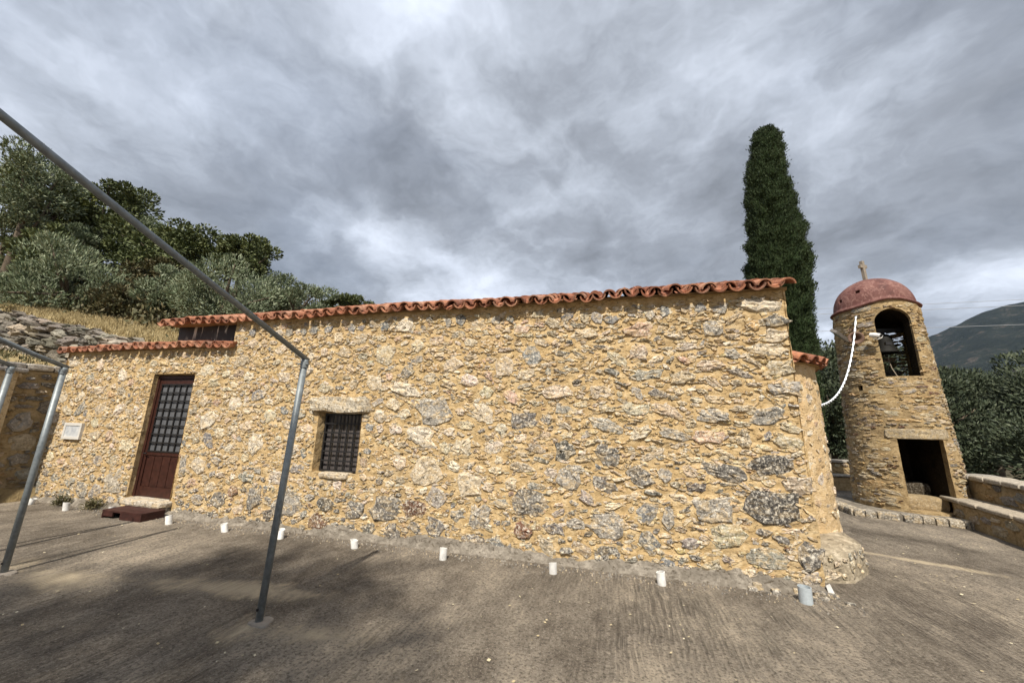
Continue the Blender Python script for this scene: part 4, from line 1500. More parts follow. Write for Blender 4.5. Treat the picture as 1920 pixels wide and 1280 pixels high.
cb = thing('white_cable', 'white twisted cable sagging from the apse up to the bell tower', 'cable', tuple(cable_pt(1)))
for ph in (0, math.pi):
    pts = []
    for k in range(121):
        t = k / 120
        p = cable_pt(t)
        rad_ = 0.011 + 0.05 * max(0, (t - 0.55)) ** 1.5 * 1.2
        fr_q = 14
        pts.append(p + Vector((math.cos(t * fr_q * 2 * math.pi + ph) * rad_ * 0.7, -math.cos(t * fr_q * 2 * math.pi + ph) * rad_ * 0.7, math.sin(t * fr_q * 2 * math.pi + ph) * rad_)))
    V, F = tube(pts, 0.0085, 7)
    centred('strand', V, F, M_ROPE, cb, smooth=True)

# ================================================================== PARAPET BENCH (right)
par = thing('parapet_bench', 'low stone parapet with a masonry bench on the right of the tower', 'wall', (6.4, 3.0, 0))
pa, pb = Vector((5.42, 1.2, 0)), Vector((6.14, 4.75, 0))
pdv = (pb - pa)
PLn = pdv.length
pe = pdv / PLn
pn = Vector((pe.y, -pe.x, 0))
LONG = 4.2     # towards the camera beyond pa


def pmap(P):
    P = np.asarray(P, float)
    return np.stack([pa.x + pe.x * P[:, 0] + pn.x * P[:, 1], pa.y + pe.y * P[:, 0] + pn.y * P[:, 1], P[:, 2]], 1)


def pwall(name, t0, t1, d0, d1, z0, z1, mat, seed, cuts=60, parent=par, tint=None):
    bm = bmesh.new()
    ts_ = np.linspace(t0, t1, cuts)
    prof = []
    for k in range(7):
        prof.append((d0, z0 + (z1 - z0) * k / 6))
    for k in range(1, 6):
        prof.append((d0 + (d1 - d0) * k / 5, z1))
    prof.append((d1, z0))
    V = np.array([(t, d, z) for t in ts_ for d, z in prof])
    m = len(prof)
    F = [(i * m + k, i * m + k + 1, (i + 1) * m + k + 1, (i + 1) * m + k) for i in range(cuts - 1) for k in range(m - 1)]
    F.append(tuple(range(m)))
    F.append(tuple((cuts - 1) * m + k for k in range(m - 1, -1, -1)))
    W = pmap(V)
    W += 0.03 * np.stack([fbm(W * 4 + d * 9.7, 3, seed + d) for d in range(3)], 1)
    bm.free()
    return centred(name, W, F, mat, parent, tint, smooth=True)


pwall('bench', -LONG, PLn - 0.25, 0.0, 0.44, -0.05, 0.37, M_TMORTAR, 81)
pwall('wall', -LONG, PLn + 0.5, 0.43, 0.85, -0.6, 0.76, M_TMORTAR, 84)
t = -LONG
k = 0
while t < PLn + 0.4:
    l = random.uniform(0.4, 0.75)
    V, F = rough_block(t, t + l - 0.012, 0.39, 0.90, 0.755, 0.845, 0.012, seed=k)
    centred('coping_slab', pmap(V), F, M_STONE_DRY, par, np.array(random.choice([(0.34, 0.31, 0.27), (0.40, 0.36, 0.30), (0.30, 0.28, 0.25)])))
    t += l
    k += 1
t = -LONG
while t < PLn - 0.3:
    l = random.uniform(0.5, 0.9)
    V, F = rough_block(t, t + l - 0.01, -0.03, 0.43, 0.36, 0.43, 0.01, seed=k)
    centred('seat_slab', pmap(V), F, M_STONE_DRY, par, np.array(random.choice([(0.34, 0.30, 0.24), (0.38, 0.33, 0.26)])))
    t += l
    k += 1
for (d_, z0, z1, u0_, nm) in ((-0.0, 0.03, 0.34, -LONG, 'a'), (0.43, 0.44, 0.74, -LONG, 'b')):
    Fp = Field(-LONG, PLn, z0, z1)
    for q in range(700):
        a = rng.uniform(0.07, 0.20)
        Fp.try_put(rng.uniform(-LONG, PLn - 0.4), rng.uniform(z0 + 0.03, z1 - 0.03), a, min(a * rng.uniform(0.3, 0.6), 0.09), rng.normal(0, 0.08), 0.014, ('rubble', pick(rng, tpal), 0.022))
    emit_stones(Fp.items, lambda P, d_=d_: pmap(np.stack([P[:, 0], d_ - P[:, 2], P[:, 1]], 1)), par, rng, M_STONE_DRY, 120)

# low wall and bench behind the tower
bw = thing('rear_low_wall', 'shaded low stone wall with a ledge between chapel and tower', 'wall', (5.6, 8.6, 0))
V, F = rough_block(2.6, 7.6, 8.62, 9.0, -0.1, 0.72, 0.02, seed=5)
centred('wall', V, F, M_TMORTAR, bw)
V, F = rough_block(2.6, 7.6, 8.2, 8.6, -0.1, 0.36, 0.02, seed=6)
centred('bench', V, F, M_TMORTAR, bw)
x = 2.6
k = 0
while x < 7.6:
    l = random.uniform(0.5, 0.8)
    block('coping_slab', x, x + l - 0.012, 8.58, 9.04, 0.72, 0.79, M_STONE_DRY, bw, (0.33, 0.31, 0.28), 0.01, k)
    block('seat_slab', x, x + l - 0.012, 8.17, 8.57, 0.365, 0.42, M_STONE_DRY, bw, (0.33, 0.31, 0.27), 0.01, k + 50)
    x += l
    k += 1
Fp = Field(2.6, 7.6, 0.42, 0.72)
for q in range(300):
    a = rng.uniform(0.07, 0.18)
    Fp.try_put(rng.uniform(2.7, 7.5), rng.uniform(0.46, 0.68), a, min(a * 0.5, 0.08), rng.normal(0, 0.08), 0.014, ('rubble', pick(rng, tpal), 0.022))
emit_stones(Fp.items, lambda P: np.stack([P[:, 0], 8.62 - P[:, 2], P[:, 1]], 1), bw, rng, M_STONE_DRY, 60)

# ================================================================== LEFT COURTYARD WALL
cw = thing('courtyard_wall', 'rubble retaining wall in shade at the left end of the chapel', 'wall', (-10.72, -2.5, 0))
LT0, LT1 = -7.0, -0.03
nyw, nzw = 230, 90
Yv = np.linspace(LT0, LT1, nyw)


def cw_top(y):
    return 2.40 - 0.02 * y * 0 + np.where(y > -1.0, -0.02 - 0.02 * (1 + y), 0.0)


Vw = []
for y in Yv:
    for k in range(nzw):
        z = -0.05 + (2.36 + 0.05) * k / (nzw - 1)
        Vw.append((-10.72, y, z))
Vw = np.array(Vw)
Vw[:, 0] += 0.06 * fbm(Vw * np.array([1, 4, 6]), 4, 91) + 0.03 * fbm(Vw * np.array([1, 14, 28]), 3, 92)
Fw = [(i * nzw + k, (i + 1) * nzw + k, (i + 1) * nzw + k + 1, i * nzw + k + 1) for i in range(nyw - 1) for k in range(nzw - 1)]
gw = Geo().add(Vw, Fw)
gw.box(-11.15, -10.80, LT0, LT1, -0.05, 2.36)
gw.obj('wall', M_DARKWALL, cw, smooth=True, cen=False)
Fl = Field(LT0, LT1, 0.0, 2.36)
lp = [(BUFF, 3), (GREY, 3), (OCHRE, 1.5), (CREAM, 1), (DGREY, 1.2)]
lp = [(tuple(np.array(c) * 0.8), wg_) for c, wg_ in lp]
Fl.try_put(-0.38, 1.42, 0.15, 0.17, 0, 0.01, ('rubble', np.array(GREY), 0.04))
for (tries, amin, amax, gap) in [(500, 0.11, 0.2, 0.012), (2000, 0.06, 0.12, 0.008), (4000, 0.03, 0.07, 0.006)]:
    for k in range(tries):
        a = rng.uniform(amin, amax)
        Fl.try_put(rng.uniform(LT0, LT1), rng.uniform(0.05, 2.3), a, a * rng.uniform(0.25, 0.8), rng.normal(0, 0.1), gap, ('rubble', pick(rng, lp), rng.uniform(0.02, 0.05)))
vis = [i for i in Fl.items if i[0] > -1.6]
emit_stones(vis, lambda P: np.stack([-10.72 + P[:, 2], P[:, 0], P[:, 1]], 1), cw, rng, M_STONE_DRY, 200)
emit_stones([i for i in Fl.items if i[0] <= -1.6], lambda P: np.stack([-10.72 + P[:, 2], P[:, 0], P[:, 1]], 1), cw, rng, M_STONE_DRY, 0, stuff='more_stones')
y = 0.55
k = 0
while y > LT0:
    l = random.uniform(0.26, 0.42)
    block('coping_slab', -11.22, -10.66 + random.uniform(-0.02, 0.02), y - l + 0.012, y, 2.365, 2.50 + random.uniform(-0.015, 0.02), M_STONE_DRY, cw, random.choice([(0.44, 0.41, 0.36), (0.36, 0.34, 0.31), (0.47, 0.42, 0.33)]), 0.016, k)
    y -= l
    k += 1

gp = thing('gate_pillar', 'tan plastered gate pillar with a grey cap against the left wall', 'pillar', (-10.5, -1.0, 0))
G = Geo()
ppts = [(-10.74, -1.25), (-10.56, -1.25), (-10.50, -1.0), (-10.50, -0.80), (-10.56, -0.66), (-10.74, -0.62)]
nn = len(ppts)
V = [(x, y, 0) for x, y in ppts] + [(x, y, 2.30) for x, y in ppts]
F = [tuple(range(nn - 1, -1, -1)), tuple(range(nn, 2 * nn))] + [(k, (k + 1) % nn, nn + (k + 1) % nn, nn + k) for k in range(nn)]
centred('shaft', V, F, M_TAN, gp)
block('cap', -10.78, -10.42, -1.32, -0.58, 2.30, 2.37, M_STONE_DRY, gp, (0.30, 0.29, 0.28), 0.008, 1)

# ================================================================== DRY STONE TERRACE WALL
dw = thing('dry_stone_wall', 'long dry stone terrace wall on the slope behind the low roof', 'wall', (-18, 3.0, 3.0))


def dw_top(x):
    return 3.66 + 0.187 * np.maximum(0, -13.2 - x) - 0.30 * np.maximum(0, x + 13.2)


rngd = np.random.default_rng(5)
items = []
Fdw = Field(-26, -10.6, 0.0, 1.6, 0.02)    # v measured down from the top line
for (tries, amin, amax, gap) in [(900, 0.22, 0.36, 0.0), (2500, 0.14, 0.24, 0.0), (5000, 0.07, 0.14, 0.0)]:
    for k in range(tries):
        a = rngd.uniform(amin, amax)
        b = a * rngd.uniform(0.5, 0.95)
        v = rngd.uniform(0.05, 1.5)
        u = rngd.uniform(-25.8, -10.8)
        if v - b < -0.06:
            continue
        Fdw.try_put(u, v, a, b, rngd.normal(0, 0.15), gap, ('rubble', pick(rngd, [((0.25, 0.23, 0.195), 4), ((0.18, 0.165, 0.14), 3), ((0.33, 0.29, 0.235), 2), ((0.12, 0.11, 0.095), 2)]), rngd.uniform(0.12, 0.24)))


def map_dw(P):
    z = dw_top(P[:, 0]) - P[:, 1]
    return np.stack([P[:, 0], 3.02 - P[:, 2] + 0.12 * (P[:, 1] < 0.15), z], 1)


emit_stones(Fdw.items, lambda P: map_dw(P)[:, :], dw, rngd, M_STONE_DRY, 300)
Vb, Fb2 = [], []
xs = np.linspace(-26, -10.6, 60)
for x in xs:
    for (yy, dzz) in ((3.04, -1.7), (3.04, -0.08), (3.45, -0.06), (3.45, -1.7)):
        Vb.append((x, yy, dw_top(x) + dzz))
Fb2 = [(i * 4 + k, (i + 1) * 4 + k, (i + 1) * 4 + k + 1, i * 4 + k + 1) for i in range(59) for k in range(3)]
centred('earth_core', Vb, Fb2, mat_simple('dark_earth', (0.05, 0.042, 0.032), 0.95, 0.05, 0.3, 8, 0.5), dw)

# ================================================================== VEGETATION
def leaf_quads(Pc, D, L, W, rng_):
    """diamond leaves at points Pc along directions D"""
    n = len(Pc)
    D = D / np.linalg.norm(D, axis=1, keepdims=True)
    A = rng_.normal(0, 1, (n, 3))
    Sd = np.cross(D, A)
    Sd /= np.linalg.norm(Sd, axis=1, keepdims=True) + 1e-9
    l = (L * rng_.uniform(0.6, 1.3, n))[:, None]
    w_ = (W * rng_.uniform(0.7, 1.3, n))[:, None]
    V = np.stack([Pc - D * l / 2, Pc + Sd * w_ / 2 - D * l * 0.05, Pc + D * l / 2, Pc - Sd * w_ / 2 - D * l * 0.05], 1)
    return V.reshape(-1, 3)


def quad_object(name, V, mat, parent=None, cen=True):
    n = len(V) // 4
    c = (V.min(0) + V.max(0)) / 2 if cen else np.zeros(3)
    me = bpy.data.meshes.new(name)
    me.vertices.add(len(V))
    me.vertices.foreach_set('co', (V - c).astype(np.float32).ravel())
    me.loops.add(n * 4)
    me.loops.foreach_set('vertex_index', np.arange(n * 4, dtype=np.int32))
    me.polygons.add(n)
    me.polygons.foreach_set('loop_start', np.arange(0, n * 4, 4, dtype=np.int32))
    me.polygons.foreach_set('loop_total', np.full(n, 4, np.int32))
    me.update()
    me.validate()
    return place(name, me, mat, parent, tuple(c))


def tree(name, label, cat, base, cc, rad3, mat, n_clump, n_leaf, L, W, seed, group=None, upb=0.45, flat=0.0, rc=0.27, trunk=True):
    rg = np.random.default_rng(seed)
    base = (base[0], base[1], float(base[2]))
    t = thing(name, label, cat, base, group)
    cc, rad3 = np.array(cc, float), np.array(rad3, float)
    d = rg.normal(0, 1, (n_clump, 3))
    d /= np.linalg.norm(d, axis=1, keepdims=True)
    q = rg.uniform(0.35, 1.0, (n_clump, 1)) ** 0.6
    lump = 1 + 0.55 * fbm(d * 2.0 + seed, 2, seed)[:, None] * 2
    C = d * q * lump
    C[:, 2] = np.where(C[:, 2] < -0.6, -0.6, C[:, 2])
    C = cc + C * rad3 * (1 - rc * 0.6)
    cr = rc * rad3.mean() * rg.uniform(0.6, 1.25, n_clump)
    idx = rg.integers(0, n_clump, n_leaf)
    dd = rg.normal(0, 1, (n_leaf, 3))
    dd /= np.linalg.norm(dd, axis=1, keepdims=True)
    rr2 = rg.uniform(0.25, 1.0, (n_leaf, 1)) ** 0.45
    Pl = C[idx] + dd * rr2 * cr[idx][:, None] * np.array([1, 1, 0.8])
    out = (Pl - cc) / rad3
    D = dd * 0.6 + out * 0.4 + np.array([0, 0, upb]) + rg.normal(0, 0.35, (n_leaf, 3))
    quad_object('crown', leaf_quads(Pl, D, L, W, rg), mat, t)
    if trunk:
        G = Geo()
        top = cc + np.array([0, 0, -0.15 * rad3[2]])
        b0 = np.array(base)
        mid = (b0 + top) / 2 + rg.normal(0, 0.12, 3) * rad3.mean() * 0.5
        r_ = 0.06 * rad3.mean() + 0.05
        V, F = tube([b0 - (0, 0, 0.2), b0 * 0.7 + mid * 0.3, mid, top], [r_ * 1.3, r_, r_ * 0.85, r_ * 0.5], 8)
        G.add(V, F)
        for k in range(7):
            tgt = C[rg.integers(0, n_clump)]
            s0 = mid + (top - mid) * rg.uniform(0, 0.7)
            V, F = tube([s0, (s0 + tgt) / 2 + rg.normal(0, 0.05, 3) * rad3.mean(), tgt], [r_ * 0.5, r_ * 0.32, r_ * 0.12], 6)
            G.add(V, F)
        G.obj('trunk', M_BARK, t, smooth=True)
    return t


def tz(x, y):
    return float(terrain_z(np.array([x]), np.array([y]))[0])


HG = 'trees and bushes on the hillside'
hill_trees = [
    # name, label, cat, (x,y), crown centre z, radii, mat, clumps, leaves, L, W, seed
    ('olive_bush', 'large feathery grey green bush above the dry stone wall at far left', 'bush', (-21.9, 4.4), 6.75, (2.7, 1.9, 1.9), M_OLIVE, 60, 17000, 0.17, 0.04, 101, 0.8),
    ('olive_tree', 'broad silvery olive tree behind the left end of the tiled roof', 'tree', (-13.6, 4.9), 5.85, (2.2, 1.7, 1.45), M_OLIVE, 55, 17000, 0.13, 0.035, 102, 0.7),
    ('olive_tree', 'dark silvery olive tree left of the broad olive behind the low roof', 'tree', (-17.2, 5.2), 6.45, (1.15, 1.0, 1.35), M_OLIVE, 34, 9000, 0.14, 0.035, 103, 0.6),
    ('carob_tree', 'wide dark brown green tree in the middle of the hillside', 'tree', (-21.6, 7.4), 9.5, (2.7, 2.0, 1.8), M_CAROB, 55, 15000, 0.18, 0.085, 104, 0.2),
    ('oak_tree', 'dark round topped tree standing highest at the right end of the hill', 'tree', (-17.6, 8.2), 9.35, (1.6, 1.3, 1.15), M_CAROB, 36, 9000, 0.15, 0.08, 105, 0.2),
    ('olive_tree', 'tall grey olive tree at the upper left edge of the hill', 'tree', (-27.0, 4.6), 11.9, (1.9, 1.6, 2.9), M_OLIVE, 50, 13000, 0.20, 0.05, 106, 0.4),
    ('oak_tree', 'yellow green tree near the top of the hill at upper left', 'tree', (-28.6, 5.9), 12.9, (2.1, 1.7, 1.5), M_OAK, 40, 10000, 0.2, 0.10, 107, 0.2),
    ('carob_tree', 'dull green tree on the hill crest behind the steel pipe', 'tree', (-28.9, 8.4), 13.4, (2.9, 2.2, 1.9), M_CAROB, 50, 12000, 0.2, 0.1, 108, 0.2),
    ('olive_shrub', 'small pale silvery olive shrub amid darker trees on the hill', 'shrub', (-25.6, 5.9), 9.9, (1.25, 0.9, 0.9), M_OLIVE, 30, 8000, 0.17, 0.045, 109, 0.8),
    ('olive_tree', 'low olive tree above the roof right of the broad silvery olive', 'tree', (-12.4, 7.0), 6.2, (1.5, 1.3, 0.95), M_OLIVE, 34, 9000, 0.13, 0.035, 110, 0.5),
    ('oak_tree', 'small dark tree just peeping over the roof at the end of the hill', 'tree', (-12.5, 9.7), 6.9, (1.35, 1.1, 0.75), M_CAROB, 30, 7000, 0.14, 0.07, 111, 0.3),
    ('dry_shrub', 'brownish dry shrub between the feathery bush and the olives', 'shrub', (-19.4, 5.0), 5.9, (1.5, 1.1, 0.9), M_BROWN, 34, 8000, 0.13, 0.05, 112, 0.4),
    ('carob_tree', 'shaded dark tree in the middle of the slope behind the pale shrub', 'tree', (-25.5, 8.0), 10.2, (2.6, 1.8, 1.7), M_CAROB, 44, 11000, 0.2, 0.09, 113, 0.2),
    ('dry_shrub', 'brown leafed bush under the wide dark tree on the slope', 'shrub', (-20.2, 6.2), 7.6, (2.2, 1.2, 1.0), M_BROWN, 40, 9000, 0.16, 0.07, 114, 0.3),
    ('oak_tree', 'dark evergreen filling the gap left of the round topped tree', 'tree', (-19.6, 9.8), 10.1, (1.9, 1.5, 1.5), M_CAROB, 40, 9000, 0.18, 0.09, 115, 0.2),
    ('olive_tree', 'grey green tree low on the slope at the left edge', 'tree', (-27.5, 6.6), 10.1, (2.0, 1.6, 1.9), M_OLIVE, 40, 9000, 0.2, 0.05, 116, 0.4),
    ('olive_tree', 'olive tree half hidden between the dark trees above the roof', 'tree', (-16.0, 8.8), 7.5, (1.9, 1.4, 1.2), M_OLIVE, 40, 9000, 0.15, 0.04, 117, 0.5),
    ('olive_tree', 'dim grey tree at the left edge under the tall grey olive', 'tree', (-29.0, 5.0), 9.6, (2.2, 1.6, 2.2), M_OLIVE, 40, 9000, 0.2, 0.05, 118, 0.4),
    ('carob_tree', 'dark tree behind the feathery bush at the left edge', 'tree', (-24.6, 4.9), 8.3, (1.8, 1.4, 1.6), M_CAROB, 40, 9000, 0.18, 0.08, 119, 0.3),
    ('olive_tree', 'grey olive on the crest just right of the steel pipe', 'tree', (-25.5, 8.6), 11.6, (1.7, 1.3, 1.2), M_OLIVE, 30, 7000, 0.19, 0.05, 120, 0.4),
    ('carob_tree', 'dark crown closing the gap under the yellow green tree', 'tree', (-31.0, 8.2), 12.0, (2.6, 1.8, 2.2), M_CAROB, 44, 11000, 0.22, 0.10, 121, 0.3),
    ('carob_tree', 'dark crown deep in the slope above the brown leafed bush', 'tree', (-24.5, 9.6), 10.2, (2.2, 1.5, 2.0), M_CAROB, 44, 10000, 0.2, 0.09, 122, 0.3),
]
for (nm, lb, ct, xy, czz, rd, mt, nc, nl, L, W, sd, up) in hill_trees:
    tree(nm, lb, ct, (xy[0], xy[1], tz(*xy)), (xy[0], xy[1], czz), rd, mt, nc, nl, L, W, sd, HG, up)
# low growth hiding the slope between the trunks: one mass nobody could count
rg = np.random.default_rng(77)
nb = 26000
cxs = np.stack([rg.uniform(-31, -12, 260), rg.uniform(4.3, 13, 260)], 1)
ii = rg.integers(0, 260, nb)
bx = cxs[ii] + rg.normal(0, 0.42, (nb, 2))
bz = terrain_z(bx[:, 0], bx[:, 1]) + np.abs(rg.normal(0, 0.5, nb)) * (0.4 + 0.9 * vnoise(np.stack([bx[:, 0], bx[:, 1], 0 * bx[:, 0]], 1) * 0.6, 3))
Pl = np.stack([bx[:, 0], bx[:, 1], bz], 1)
und = quad_object('undergrowth', leaf_quads(Pl, rg.normal(0, 0.5, (nb, 3)) + np.array([0, 0, 0.7]), 0.2, 0.08, rg), M_BROWN)
tag(und, 'tangled brown green scrub covering the slope under the trees', 'undergrowth', kind='stuff')
# dry grass
ng = 26000
gxs = rg.uniform(-27, -11.5, ng)
gys = 3.15 + np.abs(rg.normal(0, 1.0, ng))
gzz = terrain_z(gxs, gys)
Pg = np.stack([gxs, gys, gzz + 0.08], 1)
gr = quad_object('dry_grass', leaf_quads(Pg, np.stack([rg.normal(0, 0.3, ng), rg.normal(0, 0.3, ng), np.ones(ng)], 1), 0.30, 0.028, rg), M_GRASS)
tag(gr, 'dry straw coloured grass along the top of the terrace wall', 'grass', kind='stuff')
ng = 4500
gxs = rg.uniform(-26, -11.2, ng)
gys = rg.uniform(-2.5, 2.9, ng)
Pg = np.stack([gxs, gys, terrain_z(gxs, gys) + 0.06], 1)
gr2 = quad_object('weeds', leaf_quads(Pg, np.stack([rg.normal(0, 0.4, ng), rg.normal(0, 0.4, ng), np.ones(ng)], 1), 0.28, 0.05, rg), M_BROWN)
tag(gr2, 'dull weeds on the bank below the dry stone wall', 'weeds', kind='stuff')

# cypress
cyp = thing('cypress_tree', 'tall narrow dark green cypress behind the right end of the chapel', 'tree', (5.45, 8.9, 0))
rg = np.random.default_rng(9)


pz = [0.3, 2.37, 4.26, 5.16, 6.27, 7.23, 8.43, 9.47, 10.22, 11.19, 12.05, 12.38, 12.56]
pcx = [5.45, 5.44, 5.45, 5.41, 5.48, 5.57, 5.58, 5.57, 5.57, 5.66, 5.70, 5.73, 5.75]
pr = [0.60, 0.78, 0.88, 0.90, 0.96, 0.95, 0.88, 0.76, 0.65, 0.58, 0.48, 0.37, 0.20]
CY = 8.9


def cyp_r(th, z):
    base_r = np.interp(z, pz, pr)
    dirv = np.stack([np.cos(th) * 1.0, np.sin(th) * 1.0, z * 0.55], 1)
    lump = 0.16 * fbm(dirv * 2.3, 2, 5) * 2 + 0.10 * fbm(dirv * np.array([6, 6, 7]), 2, 6) * 2
    # a second leader on the right ends in a shoulder
    sh = 0.10 * np.clip(np.cos(th), 0, 1) * sstep(9.95, 9.6, z) if False else 0
    return base_r * (1 + lump * np.clip(1.2 - base_r * 0.25, 0.4, 1)) + sh


nTh, nZc = 110, 300
zc = np.linspace(0.3, 12.55, nZc)
TH, ZC = np.meshgrid(np.linspace(0, 2 * np.pi, nTh, endpoint=False), zc)
rc_ = cyp_r(TH.ravel(), ZC.ravel())
clump = fbm(np.stack([np.cos(TH.ravel()) * rc_ * 3.6, np.sin(TH.ravel()) * rc_ * 3.6, ZC.ravel() * 2.9], 1), 3, 8)
rin = np.maximum(0.02, rc_ * 0.90 + 0.46 * clump - 0.06)
cxx = np.interp(ZC.ravel(), pz, pcx)
Vc = np.stack([cxx + rin * np.cos(TH.ravel()), CY + rin * np.sin(TH.ravel()), ZC.ravel()], 1)
Fc = [(j * nTh + i, j * nTh + (i + 1) % nTh, (j + 1) * nTh + (i + 1) % nTh, (j + 1) * nTh + i) for j in range(nZc - 1) for i in range(nTh)]
Fc.append(tuple((nZc - 1) * nTh + i for i in range(nTh)))
centred('inner_foliage', Vc, Fc, M_CYPIN, cyp, smooth=True)
nL = 115000
zl = rg.uniform(0.3, 12.55, nL * 2)
zl = zl[rg.uniform(0, 1.0, nL * 2) < np.interp(zl, pz, pr) / 0.96][:nL]
nL = len(zl)
tl_ = rg.uniform(0, 2 * np.pi, nL)
rl = cyp_r(tl_, zl)
cl_ = fbm(np.stack([np.cos(tl_) * rl * 3.6, np.sin(tl_) * rl * 3.6, zl * 2.9], 1), 3, 8)
rl = np.maximum(0.01, rl * 0.90 + 0.46 * cl_ - 0.05 + rg.uniform(-0.05, 0.09, nL) + (rg.uniform(0, 1, nL) < 0.06) * rg.uniform(0, 0.13, nL))
Pl = np.stack([np.interp(zl, pz, pcx) + rl * np.cos(tl_), CY + rl * np.sin(tl_), zl], 1)
Dl = np.stack([np.cos(tl_) * 0.55, np.sin(tl_) * 0.55, np.full(nL, 0.9)], 1) + rg.normal(0, 0.35, (nL, 3))
quad_object('crown', leaf_quads(Pl, Dl, 0.085, 0.026, rg), M_CYP, cyp)
V, F = tube([(5.45, 8.9, -0.1), (5.45, 8.9, 1.2)], [0.2, 0.16], 10)
centred('trunk', V, F, M_BARK, cyp)

# trees beyond the tower and parapet
RG = 'dark trees beyond the bell tower'
right_trees = [
    ('evergreen_tree', 'dark dense tree between the cypress and the bell tower', 'tree', (9.0, 14.6), 3.0, (2.6, 2.2, 3.4), M_FAR, 70, 20000, 0.18, 0.085, 201),
    ('evergreen_tree', 'shadowy tree directly behind the bell tower', 'tree', (12.4, 19.5), 3.6, (3.4, 2.6, 3.4), M_FAR, 70, 18000, 0.2, 0.10, 202),
    ('olive_tree', 'wide olive canopy right of the tower above the parapet', 'tree', (17.4, 19.0), 2.4, (4.0, 3.2, 3.0), M_FAR, 90, 26000, 0.19, 0.06, 203),
    ('olive_tree', 'sunlit topped olive tree at the right edge above the parapet', 'tree', (19.6, 16.6), 2.5, (3.2, 2.8, 3.4), M_FAR, 80, 22000, 0.19, 0.06, 204),
    ('evergreen_tree', 'lower dark tree close behind the low wall by the apse', 'tree', (7.6, 11.6), 2.0, (1.7, 1.2, 1.9), M_FAR, 50, 13000, 0.14, 0.06, 205),
    ('olive_tree', 'shaded olive crown just behind the right side of the tower', 'tree', (11.6, 13.6), 1.6, (2.4, 2.0, 2.6), M_FAR, 60, 16000, 0.17, 0.06, 206),
    ('evergreen_tree', 'far dark crown under the mountain at the right', 'tree', (23.5, 27.0), 3.2, (4.5, 3.5, 3.6), M_FAR, 70, 16000, 0.28, 0.12, 207),
    ('olive_tree', 'near dark olive crown low behind the parapet bench', 'tree', (13.4, 10.2), 0.9, (2.4, 2.0, 1.8), M_FAR, 60, 15000, 0.15, 0.05, 208),
]
for (nm, lb, ct, xy, czz, rd, mt, nc, nl, L, W, sd) in right_trees:
    tree(nm, lb, ct, (xy[0], xy[1], tz(*xy)), (xy[0], xy[1], czz), rd, mt, nc, nl, L, W, sd, RG, 0.45)

# tree behind the photographer that shades the front of the yard
tree('shade_tree', 'spreading tree at the front of the courtyard throwing dappled shade', 'tree', (-4.5, -13.2, 0), (-2.6, -12.35, 11.0), (4.4, 2.0, 1.2), M_CAROB, 110, 2800, 0.26, 0.13, 301, None, 0.2, rc=0.55)
tree('shade_tree', 'smaller tree at the right front of the courtyard', 'tree', (4.0, -13.0, 0), (4.2, -11.6, 10.4), (2.8, 1.5, 1.0), M_CAROB, 40, 1300, 0.26, 0.13, 302, None, 0.2, rc=0.55)

tree('shade_tree', 'slim unseen tree added to hide the shadow of the nearest post', 'tree', (-2.2, -11.0, 0), (-2.2, -10.75, 11.0), (1.9, 1.15, 0.8), M_CAROB, 40, 1150, 0.26, 0.13, 303, None, 0.2, rc=0.55)  # unseen crown added to cover the nearest post's cast shadow
# weeds at the foot of the wall
for (x, y, s, lb) in ((-9.45, -0.16, 0.15, 'dark leafy weed growing between the two leftmost white pipe stubs'), (-8.62, -0.17, 0.18, 'bushy green weed at the wall foot left of the doorstep')):
    pl_ = thing('weed', lb, 'plant', (x, y, 0), 'weeds at the foot of the chapel wall')
    nl = 420
    dd = rg.normal(0, 1, (nl, 3))
    dd[:, 2] = np.abs(dd[:, 2]) * 1.5
    dd /= np.linalg.norm(dd, axis=1, keepdims=True)
    Pw = np.array([x, y, 0.02]) + dd * s * rg.uniform(0.2, 1.0, (nl, 1))
    quad_object('foliage', leaf_quads(Pw, dd + rg.normal(0, 0.3, (nl, 3)), 0.05, 0.015, rg), M_BROWN, pl_)
    G = Geo()
    for k in range(7):
        d = dd[k]
        V, F = tube([(x, y, 0), tuple(np.array([x, y, 0]) + d * s * 0.8)], [0.004, 0.002], 5)
        G.add(V, F)
    G.obj('stem', M_BROWN, pl_)

